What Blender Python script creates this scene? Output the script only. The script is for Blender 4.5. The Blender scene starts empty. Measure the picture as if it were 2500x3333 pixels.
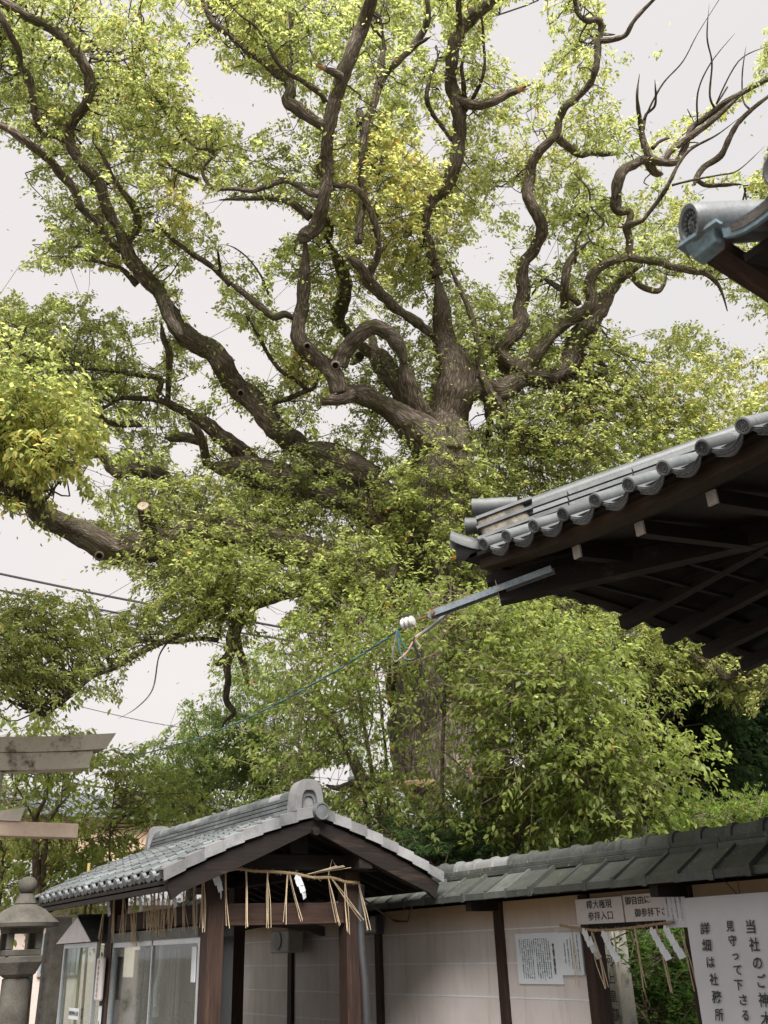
import bpy, math, random
import numpy as np
from mathutils import Vector, Matrix, noise as mnoise
random.seed(7); rng = np.random.default_rng(11)
sc = bpy.context.scene; COL = sc.collection
R_ = math.radians
# ------------------------------------------------------------------ camera, sky, sun, exposure
FPX = 3023.0; YAW = R_(34.5); PIT = R_(25.05); ROL = R_(2.12)
Fv = np.array([math.sin(YAW)*math.cos(PIT), math.cos(YAW)*math.cos(PIT), math.sin(PIT)])
r0 = np.cross(Fv, [0, 0, 1.]); r0 /= np.linalg.norm(r0); u0 = np.cross(r0, Fv)
Uv = math.cos(ROL)*u0+math.sin(ROL)*r0; Rv = math.cos(ROL)*r0-math.sin(ROL)*u0
C0 = np.array([0, 0, 1.6])
cam = bpy.data.cameras.new('camera'); cam.sensor_fit = 'HORIZONTAL'; cam.sensor_width = 24
cam.lens = 24*FPX/2500; cam.clip_start = .05; cam.clip_end = 2000
cam.dof.use_dof = True; cam.dof.focus_distance = 12; cam.dof.aperture_fstop = 4.5
co = bpy.data.objects.new('camera', cam); COL.objects.link(co)
co.matrix_world = Matrix(((Rv[0], Uv[0], -Fv[0], 0), (Rv[1], Uv[1], -Fv[1], 0), (Rv[2], Uv[2], -Fv[2], 1.6), (0, 0, 0, 1)))
sc.camera = co
SUN_EL, SUN_AZ = 52, -152           # azimuth clockwise from +Y
w = bpy.data.worlds.new('World'); sc.world = w; w.use_nodes = True
nt = w.node_tree; nt.nodes.clear()
wo = nt.nodes.new('ShaderNodeOutputWorld'); bg = nt.nodes.new('ShaderNodeBackground')
sky = nt.nodes.new('ShaderNodeTexSky'); sky.sky_type = 'NISHITA'; sky.sun_disc = False
sky.sun_elevation = R_(SUN_EL); sky.sun_rotation = R_(SUN_AZ); sky.dust_density = 3
tc = nt.nodes.new('ShaderNodeTexCoord'); nz = nt.nodes.new('ShaderNodeTexNoise'); nz.inputs['Scale'].default_value = 1.1
nz.inputs['Detail'].default_value = 4; nt.links.new(tc.outputs['Generated'], nz.inputs['Vector'])
rmp = nt.nodes.new('ShaderNodeValToRGB'); rmp.color_ramp.elements[0].position = .3; rmp.color_ramp.elements[0].color = (5.45, 5.3, 5.35, 1)
rmp.color_ramp.elements[1].position = .7; rmp.color_ramp.elements[1].color = (6.2, 5.8, 5.65, 1)
mx = nt.nodes.new('ShaderNodeMixRGB'); mx.inputs[0].default_value = .95
nt.links.new(nz.outputs[0], rmp.inputs[0]); nt.links.new(sky.outputs[0], mx.inputs[1]); nt.links.new(rmp.outputs[0], mx.inputs[2])
nt.links.new(mx.outputs[0], bg.inputs[0]); nt.links.new(bg.outputs[0], wo.inputs[0]); bg.inputs[1].default_value = .055
sl = bpy.data.lights.new('sun', 'SUN'); sl.energy = 3.7; sl.angle = R_(38); sl.color = (1, .95, .89)
so = bpy.data.objects.new('sun', sl); COL.objects.link(so)
sd = Vector((math.sin(R_(SUN_AZ))*math.cos(R_(SUN_EL)), math.cos(R_(SUN_AZ))*math.cos(R_(SUN_EL)), math.sin(R_(SUN_EL))))
so.rotation_euler = sd.to_track_quat('Z', 'Y').to_euler()
sc.view_settings.view_transform = 'Standard'; sc.view_settings.look = 'None'; sc.view_settings.exposure = 1.46; sc.view_settings.gamma = 1
sc.view_settings.use_curve_mapping = False
cy = sc.cycles; cy.max_bounces = 9; cy.diffuse_bounces = 8; cy.glossy_bounces = 3; cy.transmission_bounces = 4; cy.transparent_max_bounces = 8
cy.caustics_reflective = False; cy.caustics_refractive = False; cy.use_adaptive_sampling = True; cy.adaptive_threshold = .02

# ------------------------------------------------------------------ helpers
def rays(px, py):
    px = np.asarray(px, float); py = np.asarray(py, float)
    return Fv + ((px-1250)/FPX)[..., None]*Rv + ((1666.5-py)/FPX)[..., None]*Uv
def at(px, py, **k):
    d = rays(px, py); (a, v), = k.items()
    if a == 'D': return C0+d*v
    i = 'XYZ'.index(a); return C0+d*((v-C0[i])/d[i])
def proj(P):
    q = np.asarray(P, float)-C0; z = q@Fv
    return 1250+FPX*(q@Rv)/z, 1666.5-FPX*(q@Uv)/z, z
def V(p): return Vector([float(t) for t in p])

class MB:
    def __init__(s): s.v = []; s.f = []; s.m = []; s.uv = None
    def quad(s, pts, m=0):
        b = len(s.v); s.v += [tuple(map(float, p)) for p in pts]; s.f.append(tuple(range(b, b+len(pts)))); s.m.append(m)
    def hexa(s, p, m=0):   # 8 points, bottom ring 0-3, top ring 4-7
        b = len(s.v); s.v += [tuple(map(float, q)) for q in p]
        for f in ((3, 2, 1, 0), (4, 5, 6, 7), (0, 1, 5, 4), (1, 2, 6, 5), (2, 3, 7, 6), (3, 0, 4, 7)): s.f.append(tuple(b+i for i in f)); s.m.append(m)
    def box(s, x0, x1, y0, y1, z0, z1, m=0):
        s.hexa([(x0, y0, z0), (x1, y0, z0), (x1, y1, z0), (x0, y1, z0), (x0, y0, z1), (x1, y0, z1), (x1, y1, z1), (x0, y1, z1)], m); return s
    def beam(s, a, b, wd, h, m=0, up=(0, 0, 1)):   # bar with rectangular section centred on a-b
        a = V(a); b = V(b); d = (b-a).normalized(); sd_ = d.cross(Vector(up)).normalized(); u = sd_.cross(d)
        q = [p+sd_*i*wd/2+u*j*h/2 for p in (a, b) for i, j in ((-1, -1), (1, -1), (1, 1), (-1, 1))]
        s.hexa(q, m); return s
    def tube(s, pts, rad, n=8, m=0, cap=True):
        pts = [V(p) for p in pts]; b0 = len(s.v); N = len(pts)
        if not hasattr(rad, '__len__'): rad = [rad]*N
        t = (pts[1]-pts[0]).normalized(); nrm = t.orthogonal().normalized()
        for i, p in enumerate(pts):
            t = (pts[min(i+1, N-1)]-pts[max(i-1, 0)]).normalized()
            nrm = (nrm-t*nrm.dot(t)).normalized(); bn = t.cross(nrm)
            for k in range(n):
                a = 2*math.pi*k/n; s.v.append(tuple(p+(nrm*math.cos(a)+bn*math.sin(a))*rad[i]))
        for i in range(N-1):
            for k in range(n):
                k2 = (k+1) % n; s.f.append((b0+i*n+k, b0+i*n+k2, b0+(i+1)*n+k2, b0+(i+1)*n+k)); s.m.append(m)
        if cap:
            s.f.append(tuple(b0+k for k in range(n))[::-1]); s.m.append(m)
            s.f.append(tuple(b0+(N-1)*n+k for k in range(n))); s.m.append(m)
        return s
    def lathe(s, prof, c, n=16, m=0, axis=(0, 0, 1), caps=True):   # prof: (radius, height)
        ax = V(axis).normalized(); e = ax.orthogonal().normalized(); g = ax.cross(e); b0 = len(s.v); c = V(c)
        for r, h in prof:
            for k in range(n):
                a = 2*math.pi*k/n; s.v.append(tuple(c+ax*h+(e*math.cos(a)+g*math.sin(a))*r))
        for i in range(len(prof)-1):
            for k in range(n):
                k2 = (k+1) % n; s.f.append((b0+i*n+k, b0+i*n+k2, b0+(i+1)*n+k2, b0+(i+1)*n+k)); s.m.append(m)
        if caps:
            s.f.append(tuple(b0+k for k in range(n))[::-1]); s.m.append(m)
            s.f.append(tuple(b0+(len(prof)-1)*n+k for k in range(n))); s.m.append(m)
        return s
    def sheet(s, grid, th=0, m=0, nrm=None):   # grid[i][j] of points; th thickness along nrm
        b = len(s.v); I = len(grid); J = len(grid[0])
        for r in grid: s.v += [tuple(map(float, p)) for p in r]
        for i in range(I-1):
            for j in range(J-1): s.f.append((b+i*J+j, b+i*J+j+1, b+(i+1)*J+j+1, b+(i+1)*J+j)); s.m.append(m)
        if th:
            n_ = V(nrm)*th; b2 = len(s.v)
            for r in grid: s.v += [tuple(V(p)-n_) for p in r]
            for i in range(I-1):
                for j in range(J-1): s.f.append((b2+i*J+j, b2+(i+1)*J+j, b2+(i+1)*J+j+1, b2+i*J+j+1)); s.m.append(m)
            for j in range(J-1):
                for i in (0, I-1): s.f.append((b+i*J+j, b2+i*J+j, b2+i*J+j+1, b+i*J+j+1)); s.m.append(m)
            for i in range(I-1):
                for j in (0, J-1): s.f.append((b+i*J+j, b+(i+1)*J+j, b2+(i+1)*J+j, b2+i*J+j)); s.m.append(m)
        return s
    def mesh(s, name, mats, smooth=False):
        me = bpy.data.meshes.new(name); me.from_pydata(s.v, [], s.f); 
        for m in (mats if isinstance(mats, (list, tuple)) else [mats]): me.materials.append(m)
        me.polygons.foreach_set('material_index', s.m)
        import bmesh
        bm = bmesh.new(); bm.from_mesh(me); bmesh.ops.recalc_face_normals(bm, faces=bm.faces); bm.to_mesh(me); bm.free()
        if smooth:
            me.polygons.foreach_set('use_smooth', [True]*len(me.polygons))
            try: me.set_sharp_from_angle(angle=R_(40))
            except Exception: pass
        me.update(); return me
    def build(s, name, mats, parent=None, smooth=False, loc=None, bevel=0):
        return link(name, s.mesh(name, mats, smooth), parent, loc, bevel)
def link(name, me, parent=None, loc=None, bevel=0):
    o = bpy.data.objects.new(name, me); COL.objects.link(o)
    if parent is not None: o.parent = parent; o.matrix_parent_inverse = Matrix.Translation(parent.get('wloc', (0, 0, 0))).inverted() if parent.get('wloc') else Matrix()
    if loc is not None: o.location = V(loc)
    if bevel:
        b = o.modifiers.new('bevel', 'BEVEL'); b.width = bevel; b.segments = 2; b.limit_method = 'ANGLE'
    return o
def tag(o, label=None, cat=None, group=None, kind=None):
    if label: o['label'] = label
    if cat: o['category'] = cat
    if group: o['group'] = group
    if kind: o['kind'] = kind
    return o
def thing(name, label, cat, group=None, loc=(0, 0, 0), kind=None):   # an Empty at the base; children are built in world coordinates
    o = bpy.data.objects.new(name, None); COL.objects.link(o); o.location = V(loc); o.empty_display_size = .2
    o['wloc'] = tuple(map(float, loc)); tag(o, label, cat, group, kind); return o
def smooth_path(P, per=5):
    P = np.asarray(P, float); n = len(P); out = []
    for i in range(n-1):
        a = P[max(i-1, 0)]; b = P[i]; c = P[i+1]; d = P[min(i+2, n-1)]
        for t in np.arange(per)/per:
            out.append(.5*((2*b)+(c-a)*t+(2*a-5*b+4*c-d)*t*t+(3*b-a-3*c+d)*t**3))
    out.append(P[-1]); return np.array(out)

# ------------------------------------------------------------------ materials
def mat(name): 
    m = bpy.data.materials.new(name); m.use_nodes = True; t = m.node_tree
    return m, t, t.nodes['Principled BSDF']
def N(t, kind, **k):
    n = t.nodes.new(kind)
    for a, v in k.items():
        if a in n.inputs.keys(): n.inputs[a].default_value = v
        else: setattr(n, a, v)
    return n
def coords(t, scale=(1, 1, 1), src='pos'):
    mp = N(t, 'ShaderNodeMapping'); mp.inputs['Scale'].default_value = scale
    if src == 'pos': g = N(t, 'ShaderNodeNewGeometry'); t.links.new(g.outputs['Position'], mp.inputs[0])
    elif src == 'uv': g = N(t, 'ShaderNodeTexCoord'); t.links.new(g.outputs['UV'], mp.inputs[0])
    else: g = N(t, 'ShaderNodeTexCoord'); t.links.new(g.outputs['Object'], mp.inputs[0])
    return mp.outputs[0]
def noi(t, vec, scale, detail=4, rough=.6, typ=None, dist=0):
    n = N(t, 'ShaderNodeTexNoise'); n.inputs['Scale'].default_value = scale; n.inputs['Detail'].default_value = detail
    n.inputs['Roughness'].default_value = rough; n.inputs['Distortion'].default_value = dist
    if typ: n.noise_type = typ
    t.links.new(vec, n.inputs['Vector']); return n.outputs[0]
def ramp(t, fac, stops):
    r = N(t, 'ShaderNodeValToRGB'); e = r.color_ramp.elements
    while len(e) < len(stops): e.new(.5)
    for i, (p, c) in enumerate(stops): e[i].position = p; e[i].color = (*c, 1) if len(c) == 3 else c
    t.links.new(fac, r.inputs[0]); return r.outputs[0]
def mixc(t, fac, a, b, mode='MIX'):
    m = N(t, 'ShaderNodeMixRGB', blend_type=mode)
    for i, x in ((0, fac), (1, a), (2, b)):
        if isinstance(x, (int, float)): m.inputs[i].default_value = x
        elif isinstance(x, tuple): m.inputs[i].default_value = (*x, 1)
        else: t.links.new(x, m.inputs[i])
    return m.outputs[0]
def bump(t, bs, h, strength=.3, dist=.01):
    b = N(t, 'ShaderNodeBump'); b.inputs['Strength'].default_value = strength; b.inputs['Distance'].default_value = dist
    t.links.new(h, b.inputs['Height']); t.links.new(b.outputs[0], bs.inputs['Normal'])
g3 = lambda v: (v, v, v)
def m_rough(name, c1, c2, scale=3, rough=.8, bs=.3, bscale=60, metal=0, stains=None, spec=.5, stain_scale=1.2, pos=(.52, .68), bdist=.004):
    m, t, b = mat(name); v = coords(t)
    col = ramp(t, noi(t, v, scale, 6, .65), [(.3, c1), (.7, c2)])
    if stains: col = mixc(t, ramp(t, noi(t, v, stain_scale, 7, .7), [(pos[0], g3(0)), (pos[1], g3(1))]), col, stains)
    f = noi(t, v, bscale, 3, .6); col = mixc(t, .35, col, ramp(t, f, [(.3, g3(.25)), (.7, g3(.8))]), 'OVERLAY')
    if 'tile' in name:
        oi = N(t, 'ShaderNodeObjectInfo'); mr_ = N(t, 'ShaderNodeMapRange'); mr_.inputs[3].default_value = .62; mr_.inputs[4].default_value = 1.3; t.links.new(oi.outputs['Random'], mr_.inputs[0])
        cm = N(t, 'ShaderNodeCombineXYZ'); [t.links.new(mr_.outputs[0], cm.inputs[q]) for q in range(3)]; col = mixc(t, 1.0, col, cm.outputs[0], 'MULTIPLY')
    t.links.new(col, b.inputs['Base Color']); b.inputs['Roughness'].default_value = rough; b.inputs['Metallic'].default_value = metal
    b.inputs['Specular IOR Level'].default_value = spec
    bump(t, b, f, bs, bdist); return m
def m_wood(name, c1, c2, ax, worn=None, rough=.7):
    m, t, b = mat(name); s = [1, 1, 1]; s['XYZ'.index(ax)] = .06; v = coords(t, tuple(s))
    g = noi(t, v, 38, 6, .7, dist=.6); col = ramp(t, g, [(.3, c1), (.7, c2)])
    v2 = coords(t); col = mixc(t, .5, col, ramp(t, noi(t, v2, 2.3, 4), [(.3, g3(.3)), (.7, g3(.72))]), 'OVERLAY')
    if worn: col = mixc(t, ramp(t, noi(t, v, 9, 7, .75), [(.56, g3(0)), (.7, g3(.85))]), col, worn)
    t.links.new(col, b.inputs['Base Color']); b.inputs['Roughness'].default_value = rough; b.inputs['Specular IOR Level'].default_value = .3
    bump(t, b, g, .5, .004); return m
WOOD = {a: m_wood('dark_wood_'+a, (.005, .0035, .003), (.015, .01, .008), a, (.065, .04, .03)) for a in 'XYZ'}
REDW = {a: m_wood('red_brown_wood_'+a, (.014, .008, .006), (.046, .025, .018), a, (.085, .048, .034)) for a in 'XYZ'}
BLACKW = {a: m_wood('black_wood_'+a, (.004, .003, .0022), (.012, .008, .006), a) for a in 'XYZ'}  # near-black wood for soffits, rafters and inner timbers
FASC = m_wood('brown_fascia', (.014, .009, .005), (.04, .024, .012), 'Y', (.09, .055, .026))
M_TILE = m_rough('grey_tile', (.075, .085, .092), (.14, .155, .162), 5, .5, .25, 90, stains=(.08, .09, .085), stain_scale=3, spec=.5)
M_TILE_L = m_rough('pale_tile', (.14, .142, .148), (.225, .226, .232), 4, .5, .2, 120, stains=(.11, .12, .12), stain_scale=2.5)
M_TILE_H = m_rough('hall_tile', (.06, .068, .072), (.115, .124, .128), 7, .6, .2, 100, stains=(.2, .2, .2), stain_scale=4, pos=(.6, .8))
M_TILE_W = m_rough('mossy_tile', (.035, .04, .037), (.075, .08, .075), 6, .75, .5, 70, stains=(.06, .068, .04), stain_scale=2.2, pos=(.5, .75))
def add_lichen(m):
    t = m.node_tree; b = t.nodes['Principled BSDF']; src = b.inputs['Base Color'].links[0].from_socket; v = coords(t)
    f = ramp(t, noi(t, v, 22, 8, .75), [(.6, g3(0)), (.66, g3(.8))]); g = ramp(t, noi(t, v, 2.0, 3), [(.45, g3(0)), (.6, g3(1))])
    mm = mixc(t, 1.0, f, g, 'MULTIPLY'); t.links.new(mixc(t, mm, src, (.3, .33, .3)), b.inputs['Base Color'])
add_lichen(M_TILE_W)
M_MORTAR = m_rough('lichened_mortar', (.07, .062, .045), (.22, .2, .17), 12, .9, .6, 40, stains=(.06, .06, .045), stain_scale=8)
M_STONE = m_rough('granite', (.5, .455, .42), (.66, .6, .55), 3, .85, .5, 130, stains=(.1, .062, .05), stain_scale=1.5, pos=(.55, .66))
M_STONE_P = m_rough('pink_granite', (.52, .4, .335), (.68, .53, .44), 4, .85, .5, 130, stains=(.12, .08, .065), stain_scale=1.3, pos=(.6, .72))
M_STONE_D = m_rough('mossy_stone', (.036, .033, .028), (.095, .088, .074), 5, .9, .7, 60, stains=(.055, .055, .04), stain_scale=4)
M_STONE_G = m_rough('grey_stone', (.25, .24, .215), (.4, .385, .35), 5, .9, .6, 90, stains=(.12, .115, .1), stain_scale=3)
M_CARVE_SHADE = m_rough('carved_shadow', (.04, .038, .034), (.07, .066, .06), 20, .95)  # dark letter colour stands in for shade in the carved grooves
M_CREAM = None
def m_plaster():
    m, t, b = mat('wall_plaster'); v = coords(t)
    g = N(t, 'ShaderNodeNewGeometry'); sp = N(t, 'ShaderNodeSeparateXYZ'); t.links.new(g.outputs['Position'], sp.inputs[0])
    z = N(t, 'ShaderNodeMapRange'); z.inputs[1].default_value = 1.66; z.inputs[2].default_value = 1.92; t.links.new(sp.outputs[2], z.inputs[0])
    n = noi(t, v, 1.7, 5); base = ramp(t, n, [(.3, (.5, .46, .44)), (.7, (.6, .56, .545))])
    top = ramp(t, n, [(.3, (.33, .23, .135)), (.7, (.4, .29, .175))])  # cream upper band, browned in colour for the eave's soft shade
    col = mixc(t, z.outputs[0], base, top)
    d = ramp(t, noi(t, v, 8, 9, .8), [(.62, g3(0)), (.75, g3(.5))]); col = mixc(t, d, col, (.3, .25, .21))
    st = ramp(t, noi(t, coords(t, (1, 7, .5)), 1.3, 6, .7), [(.5, g3(0)), (.72, g3(.45))]); col = mixc(t, st, col, (.27, .225, .19))
    t.links.new(col, b.inputs['Base Color']); b.inputs['Roughness'].default_value = .85
    bump(t, b, noi(t, v, 120, 3), .25, .003); return m
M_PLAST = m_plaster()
M_WHITE = m_rough('white_joint', (.55, .6, .62), (.68, .73, .74), 6, .8, .1)
def m_plain(name, c, rough=.6, metal=0, spec=.5):
    return m_rough(name, tuple(x*.9 for x in c), tuple(min(1, x*1.08) for x in c), 8, rough, .12, 80, metal, spec=spec)
def m_paper(name, c, tr=.25):
    m, t, b = mat(name); v = coords(t); col = ramp(t, noi(t, v, 5, 5), [(.3, tuple(x*.92 for x in c)), (.7, c)])
    t.links.new(col, b.inputs['Base Color']); b.inputs['Roughness'].default_value = .75
    bump(t, b, noi(t, v, 9, 3), .25, .01)
    tl = N(t, 'ShaderNodeBsdfTranslucent'); t.links.new(col, tl.inputs[0]); ms = N(t, 'ShaderNodeMixShader'); ms.inputs[0].default_value = tr
    t.links.new(b.outputs[0], ms.inputs[1]); t.links.new(tl.outputs[0], ms.inputs[2]); t.links.new(ms.outputs[0], t.nodes['Material Output'].inputs[0]); return m
M_PAPER = m_paper('white_paper', (.8, .84, .88)); M_BOARD = m_paper('sign_board', (.6, .56, .55), 0); M_POST = m_paper('poster_paper', (.66, .72, .76), 0)
M_BANN = m_paper('vinyl_banner', (.6, .61, .64), .1); M_NOTE = m_paper('taped_note', (.56, .58, .62), 0)
M_INK = m_plain('ink', (.03, .035, .035), .7); M_INKB = m_plain('blue_black_print', (.06, .09, .12), .7)
M_STRAW = m_plain('dry_straw', (.5, .4, .27), .7); M_ROPE = m_rough('straw_rope', (.2, .14, .075), (.44, .33, .19), 60, .85, .8, 150)
M_METALW = m_plain('white_sheet_metal', (.62, .61, .64), .4); M_ALU = m_plain('aluminium', (.5, .54, .57), .4, .6)
M_ROOFG = m_rough('weathered_sheet', (.07, .08, .075), (.14, .15, .14), 9, .6, .3, 60, stains=(.06, .07, .06), stain_scale=6)
M_DARKM = m_plain('dark_metal', (.045, .047, .05), .4, .3); M_GALV = m_rough('galvanised_steel', (.13, .16, .18), (.23, .27, .3), 8, .5, .2, 60, .45, stains=(.15, .14, .12), stain_scale=12)
M_RUST = m_plain('rusty_steel', (.16, .07, .035), .8); M_COPPER = m_rough('patinated_copper', (.11, .17, .2), (.2, .28, .32), 10, .5, .2, 60, .3, stains=(.2, .17, .17), stain_scale=9, pos=(.5, .6))
M_CERAM = m_plain('glazed_ceramic', (.45, .44, .43), .3); M_CBLUE = m_plain('blue_cable', (.09, .2, .26), .5); M_CTEAL = m_plain('teal_cable', (.03, .14, .13), .5)
M_CBLACK = m_plain('black_cable', (.03, .03, .032), .5); M_CGREY = m_plain('grey_cable', (.2, .21, .22), .5); M_CPINK = m_plain('pink_cable', (.5, .3, .28), .5); M_CBEIGE = m_plain('beige_cable', (.42, .36, .29), .5)
M_CONC = m_plain('concrete_pole', (.36, .37, .37), .8); M_YEL = m_plain('yellow_guard', (.6, .38, .04), .6)
M_SPK = m_plain('beige_casing', (.3, .28, .25), .5); M_WEND = m_plain('white_paint', (.42, .4, .38), .7)
M_BAMB = m_plain('bamboo_cane', (.4, .3, .1), .5); M_GREENP = m_plain('green_pole', (.02, .22, .12), .4)
M_SOIL = m_rough('gravel_ground', (.09, .08, .07), (.16, .145, .125), 30, .95, .8, 60)
def m_glass():
    m, t, b = mat('window_glass'); b.inputs['Base Color'].default_value = (.5, .52, .52, 1); b.inputs['Roughness'].default_value = .04
    tr = N(t, 'ShaderNodeBsdfTransparent'); tr.inputs[0].default_value = (.86, .9, .88, 1); gl = N(t, 'ShaderNodeBsdfGlossy'); gl.inputs['Roughness'].default_value = .04
    df = N(t, 'ShaderNodeBsdfDiffuse'); df.inputs[0].default_value = (.4, .42, .42, 1)
    fr = N(t, 'ShaderNodeLayerWeight'); fr.inputs[0].default_value = .35
    mr = N(t, 'ShaderNodeMapRange'); mr.inputs[3].default_value = .07; mr.inputs[4].default_value = .22; t.links.new(fr.outputs[1], mr.inputs[0])
    a = N(t, 'ShaderNodeMixShader'); a.inputs[0].default_value = .035; t.links.new(tr.outputs[0], a.inputs[1]); t.links.new(df.outputs[0], a.inputs[2])
    c = N(t, 'ShaderNodeMixShader'); t.links.new(mr.outputs[0], c.inputs[0]); t.links.new(a.outputs[0], c.inputs[1]); t.links.new(gl.outputs[0], c.inputs[2])
    t.links.new(c.outputs[0], t.nodes['Material Output'].inputs[0]); return m
M_GLASS = m_glass()
def m_bark(name, dark, light, moss=.5, su=15, sv=3.2, dist=.05):
    m, t, b = mat(name); v = coords(t, (su, sv, 1), 'uv'); p = coords(t)
    wob = noi(t, coords(t, (3, 1.5, 1), 'uv'), 2.2, 3)
    vm = N(t, 'ShaderNodeVectorMath', operation='MULTIPLY_ADD'); sc_ = N(t, 'ShaderNodeCombineXYZ')
    for i in range(2): t.links.new(wob, sc_.inputs[i])
    t.links.new(sc_.outputs[0], vm.inputs[0]); vm.inputs[1].default_value = (2.5, 1.2, 0); t.links.new(v, vm.inputs[2])
    vo = N(t, 'ShaderNodeTexVoronoi', feature='DISTANCE_TO_EDGE'); vo.inputs['Scale'].default_value = 1; vo.inputs['Randomness'].default_value = 1
    t.links.new(vm.outputs[0], vo.inputs['Vector'])
    crack = ramp(t, vo.outputs[0], [(.0, g3(0)), (.3, g3(1))])
    fine = noi(t, coords(t, (26, 5, 1), 'uv'), 1, 7, .75)
    h = mixc(t, .7, crack, fine, 'MIX'); big = noi(t, p, .9, 4)
    col = ramp(t, h, [(.2, dark), (.45, tuple((a+c)/2*.8 for a, c in zip(dark, light))), (.75, light)])
    col = mixc(t, .6, col, ramp(t, big, [(.35, g3(.3)), (.65, g3(.7))]), 'OVERLAY')
    lich = ramp(t, noi(t, p, 3.5, 8, .75), [(.6, g3(0)), (.68, g3(.6))]); col = mixc(t, lich, col, (.28, .28, .25))
    mo = ramp(t, noi(t, p, 1.3, 7, .7), [(.5, g3(0)), (.66, g3(moss))]); col = mixc(t, mo, col, (.07, .085, .025))
    t.links.new(col, b.inputs['Base Color']); b.inputs['Roughness'].default_value = .92; b.inputs['Specular IOR Level'].default_value = .2
    bump(t, b, h, 1.0, dist); return m
M_BARK = m_bark('camphor_bark', (.028, .021, .016), (.31, .255, .205), .7, 30, 6, .035)
M_BARK_T = m_bark('trunk_bark', (.035, .027, .02), (.4, .34, .285), .5, 22, 4.5, .05)
M_BARK_D = m_bark('dark_bark', (.018, .014, .01), (.19, .15, .115), .6, 30, 9, .02)  # darker bark for thin limbs, twigs and evergreen stems
M_BARK_P = m_bark('pale_bark', (.09, .075, .065), (.36, .31, .28), .2)
M_STEM = m_bark('stem_bark', (.08, .06, .045), (.27, .21, .16), .2, 30, 8, .01)
M_BROKEN = m_rough('split_heartwood', (.2, .08, .03), (.52, .3, .14), 30, .8, .8, 60)
M_CUT = m_rough('sawn_wood', (.2, .15, .12), (.42, .34, .28), 25, .85, .4, 80)
M_HOLE = m_plain('knot_hole_shade', (.02, .014, .01), .95)  # near-black colour painted for the shade inside knot holes
def m_leaf(name, tr=.66, rough=.5, spec=.35):
    m, t, b = mat(name); a = N(t, 'ShaderNodeVertexColor', layer_name='col')
    t.links.new(a.outputs[0], b.inputs['Base Color']); b.inputs['Roughness'].default_value = rough; b.inputs['Specular IOR Level'].default_value = spec
    hs = N(t, 'ShaderNodeHueSaturation'); hs.inputs['Saturation'].default_value = 1.0; hs.inputs['Value'].default_value = 2.5; t.links.new(a.outputs[0], hs.inputs['Color'])
    tl = N(t, 'ShaderNodeBsdfTranslucent'); t.links.new(hs.outputs[0], tl.inputs[0]); ms = N(t, 'ShaderNodeMixShader'); ms.inputs[0].default_value = tr
    t.links.new(b.outputs[0], ms.inputs[1]); t.links.new(tl.outputs[0], ms.inputs[2]); t.links.new(ms.outputs[0], t.nodes['Material Output'].inputs[0]); return m
M_LEAF = m_leaf('leaves'); M_LEAF_G = m_leaf('glossy_leaves', .55, .45, .35)

# ------------------------------------------------------------------ lettering
def text(s, size, loc, parent, m=None, ax=((0, -1, 0), (0, 0, 1)), bold=0, name='lettering', shear=0, align='CENTER', space=1, ext=.0008, sx=1):
    cu = bpy.data.curves.new(name, 'FONT'); cu.body = s; cu.size = size; cu.align_x = align; cu.align_y = 'CENTER'
    cu.offset = bold; cu.extrude = ext; cu.shear = shear; cu.space_line = space; cu.resolution_u = 2
    cu.materials.append(m or M_INK)
    o = bpy.data.objects.new(name, cu); COL.objects.link(o)
    x, y = V(ax[0]), V(ax[1]); z = x.cross(y); M = Matrix((x*sx, y, z)).transposed().to_4x4(); M.translation = V(loc)
    o.parent = parent
    o.matrix_parent_inverse = Matrix.Translation(parent['wloc']).inverted() if parent.get('wloc') else Matrix()
    o.matrix_basis = M
    return o
def vtext(s, size, x, y, z, parent, **k):   # vertical column on a wall facing -X; z = top
    for i, ch in enumerate(s):
        pass
    return text('\n'.join(s), size, (x, y, z-size*len(s)*.5*k.get('space', 1)), parent, **k)

# ------------------------------------------------------------------ ground
g = MB(); g.quad([(-400, -400, 0), (400, -400, 0), (400, 400, 0), (-400, 400, 0)]); tag(g.build('ground', M_SOIL), kind='structure')

#@@WALL
WX = 7.0
wall = thing('garden_wall', 'cream plastered shrine wall with dark posts and a mossy tiled coping', 'wall', loc=(7, 9, 0))
GY0, GY1 = 5.84, 6.86     # gate opening between post faces
posts = [3.6, 5.77, 7.0, 8.29, 10.62, 12.89, 15.1, 17.3]
pw = .115
ys = [3.6]+[5.77, 6.93]+posts[3:]
bays = [(3.66, 5.71), (7.06, 8.23), (8.35, 10.56), (10.68, 12.83), (12.95, 15.04), (15.16, 17.24)]
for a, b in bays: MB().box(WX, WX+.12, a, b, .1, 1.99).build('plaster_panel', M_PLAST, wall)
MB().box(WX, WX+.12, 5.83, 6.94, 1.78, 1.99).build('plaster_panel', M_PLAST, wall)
for a, b in bays:
    for z in (1.72, 1.40, 1.08, .76, .44):
        if z > 1.6 and a < 5: continue
        MB().box(WX-.003, WX+.01, a, b, z-.006, z+.006).build('joint_line', M_WHITE, wall)
for p in posts:
    MB().box(WX-.05, WX+.13, p-pw/2, p+pw/2, 0, 1.985).build('post', REDW['Z'], wall, bevel=.006)
    if p > 5.8 and p != 7.0 or p == 5.77: MB().box(WX-.42, WX+.3, p-.045, p+.045, 1.9, 2.0).build('bracket_arm', BLACKW['X'], wall)
MB().box(WX-.04, WX+.1, 5.83, 6.94, 1.66, 1.775).build('gate_lintel', WOOD['Y'], wall, bevel=.005)
MB().box(WX-.4, WX-.34, 3.7, 17.3, 2.0, 2.03).build('eave_batten', BLACKW['Y'], wall)
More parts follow.
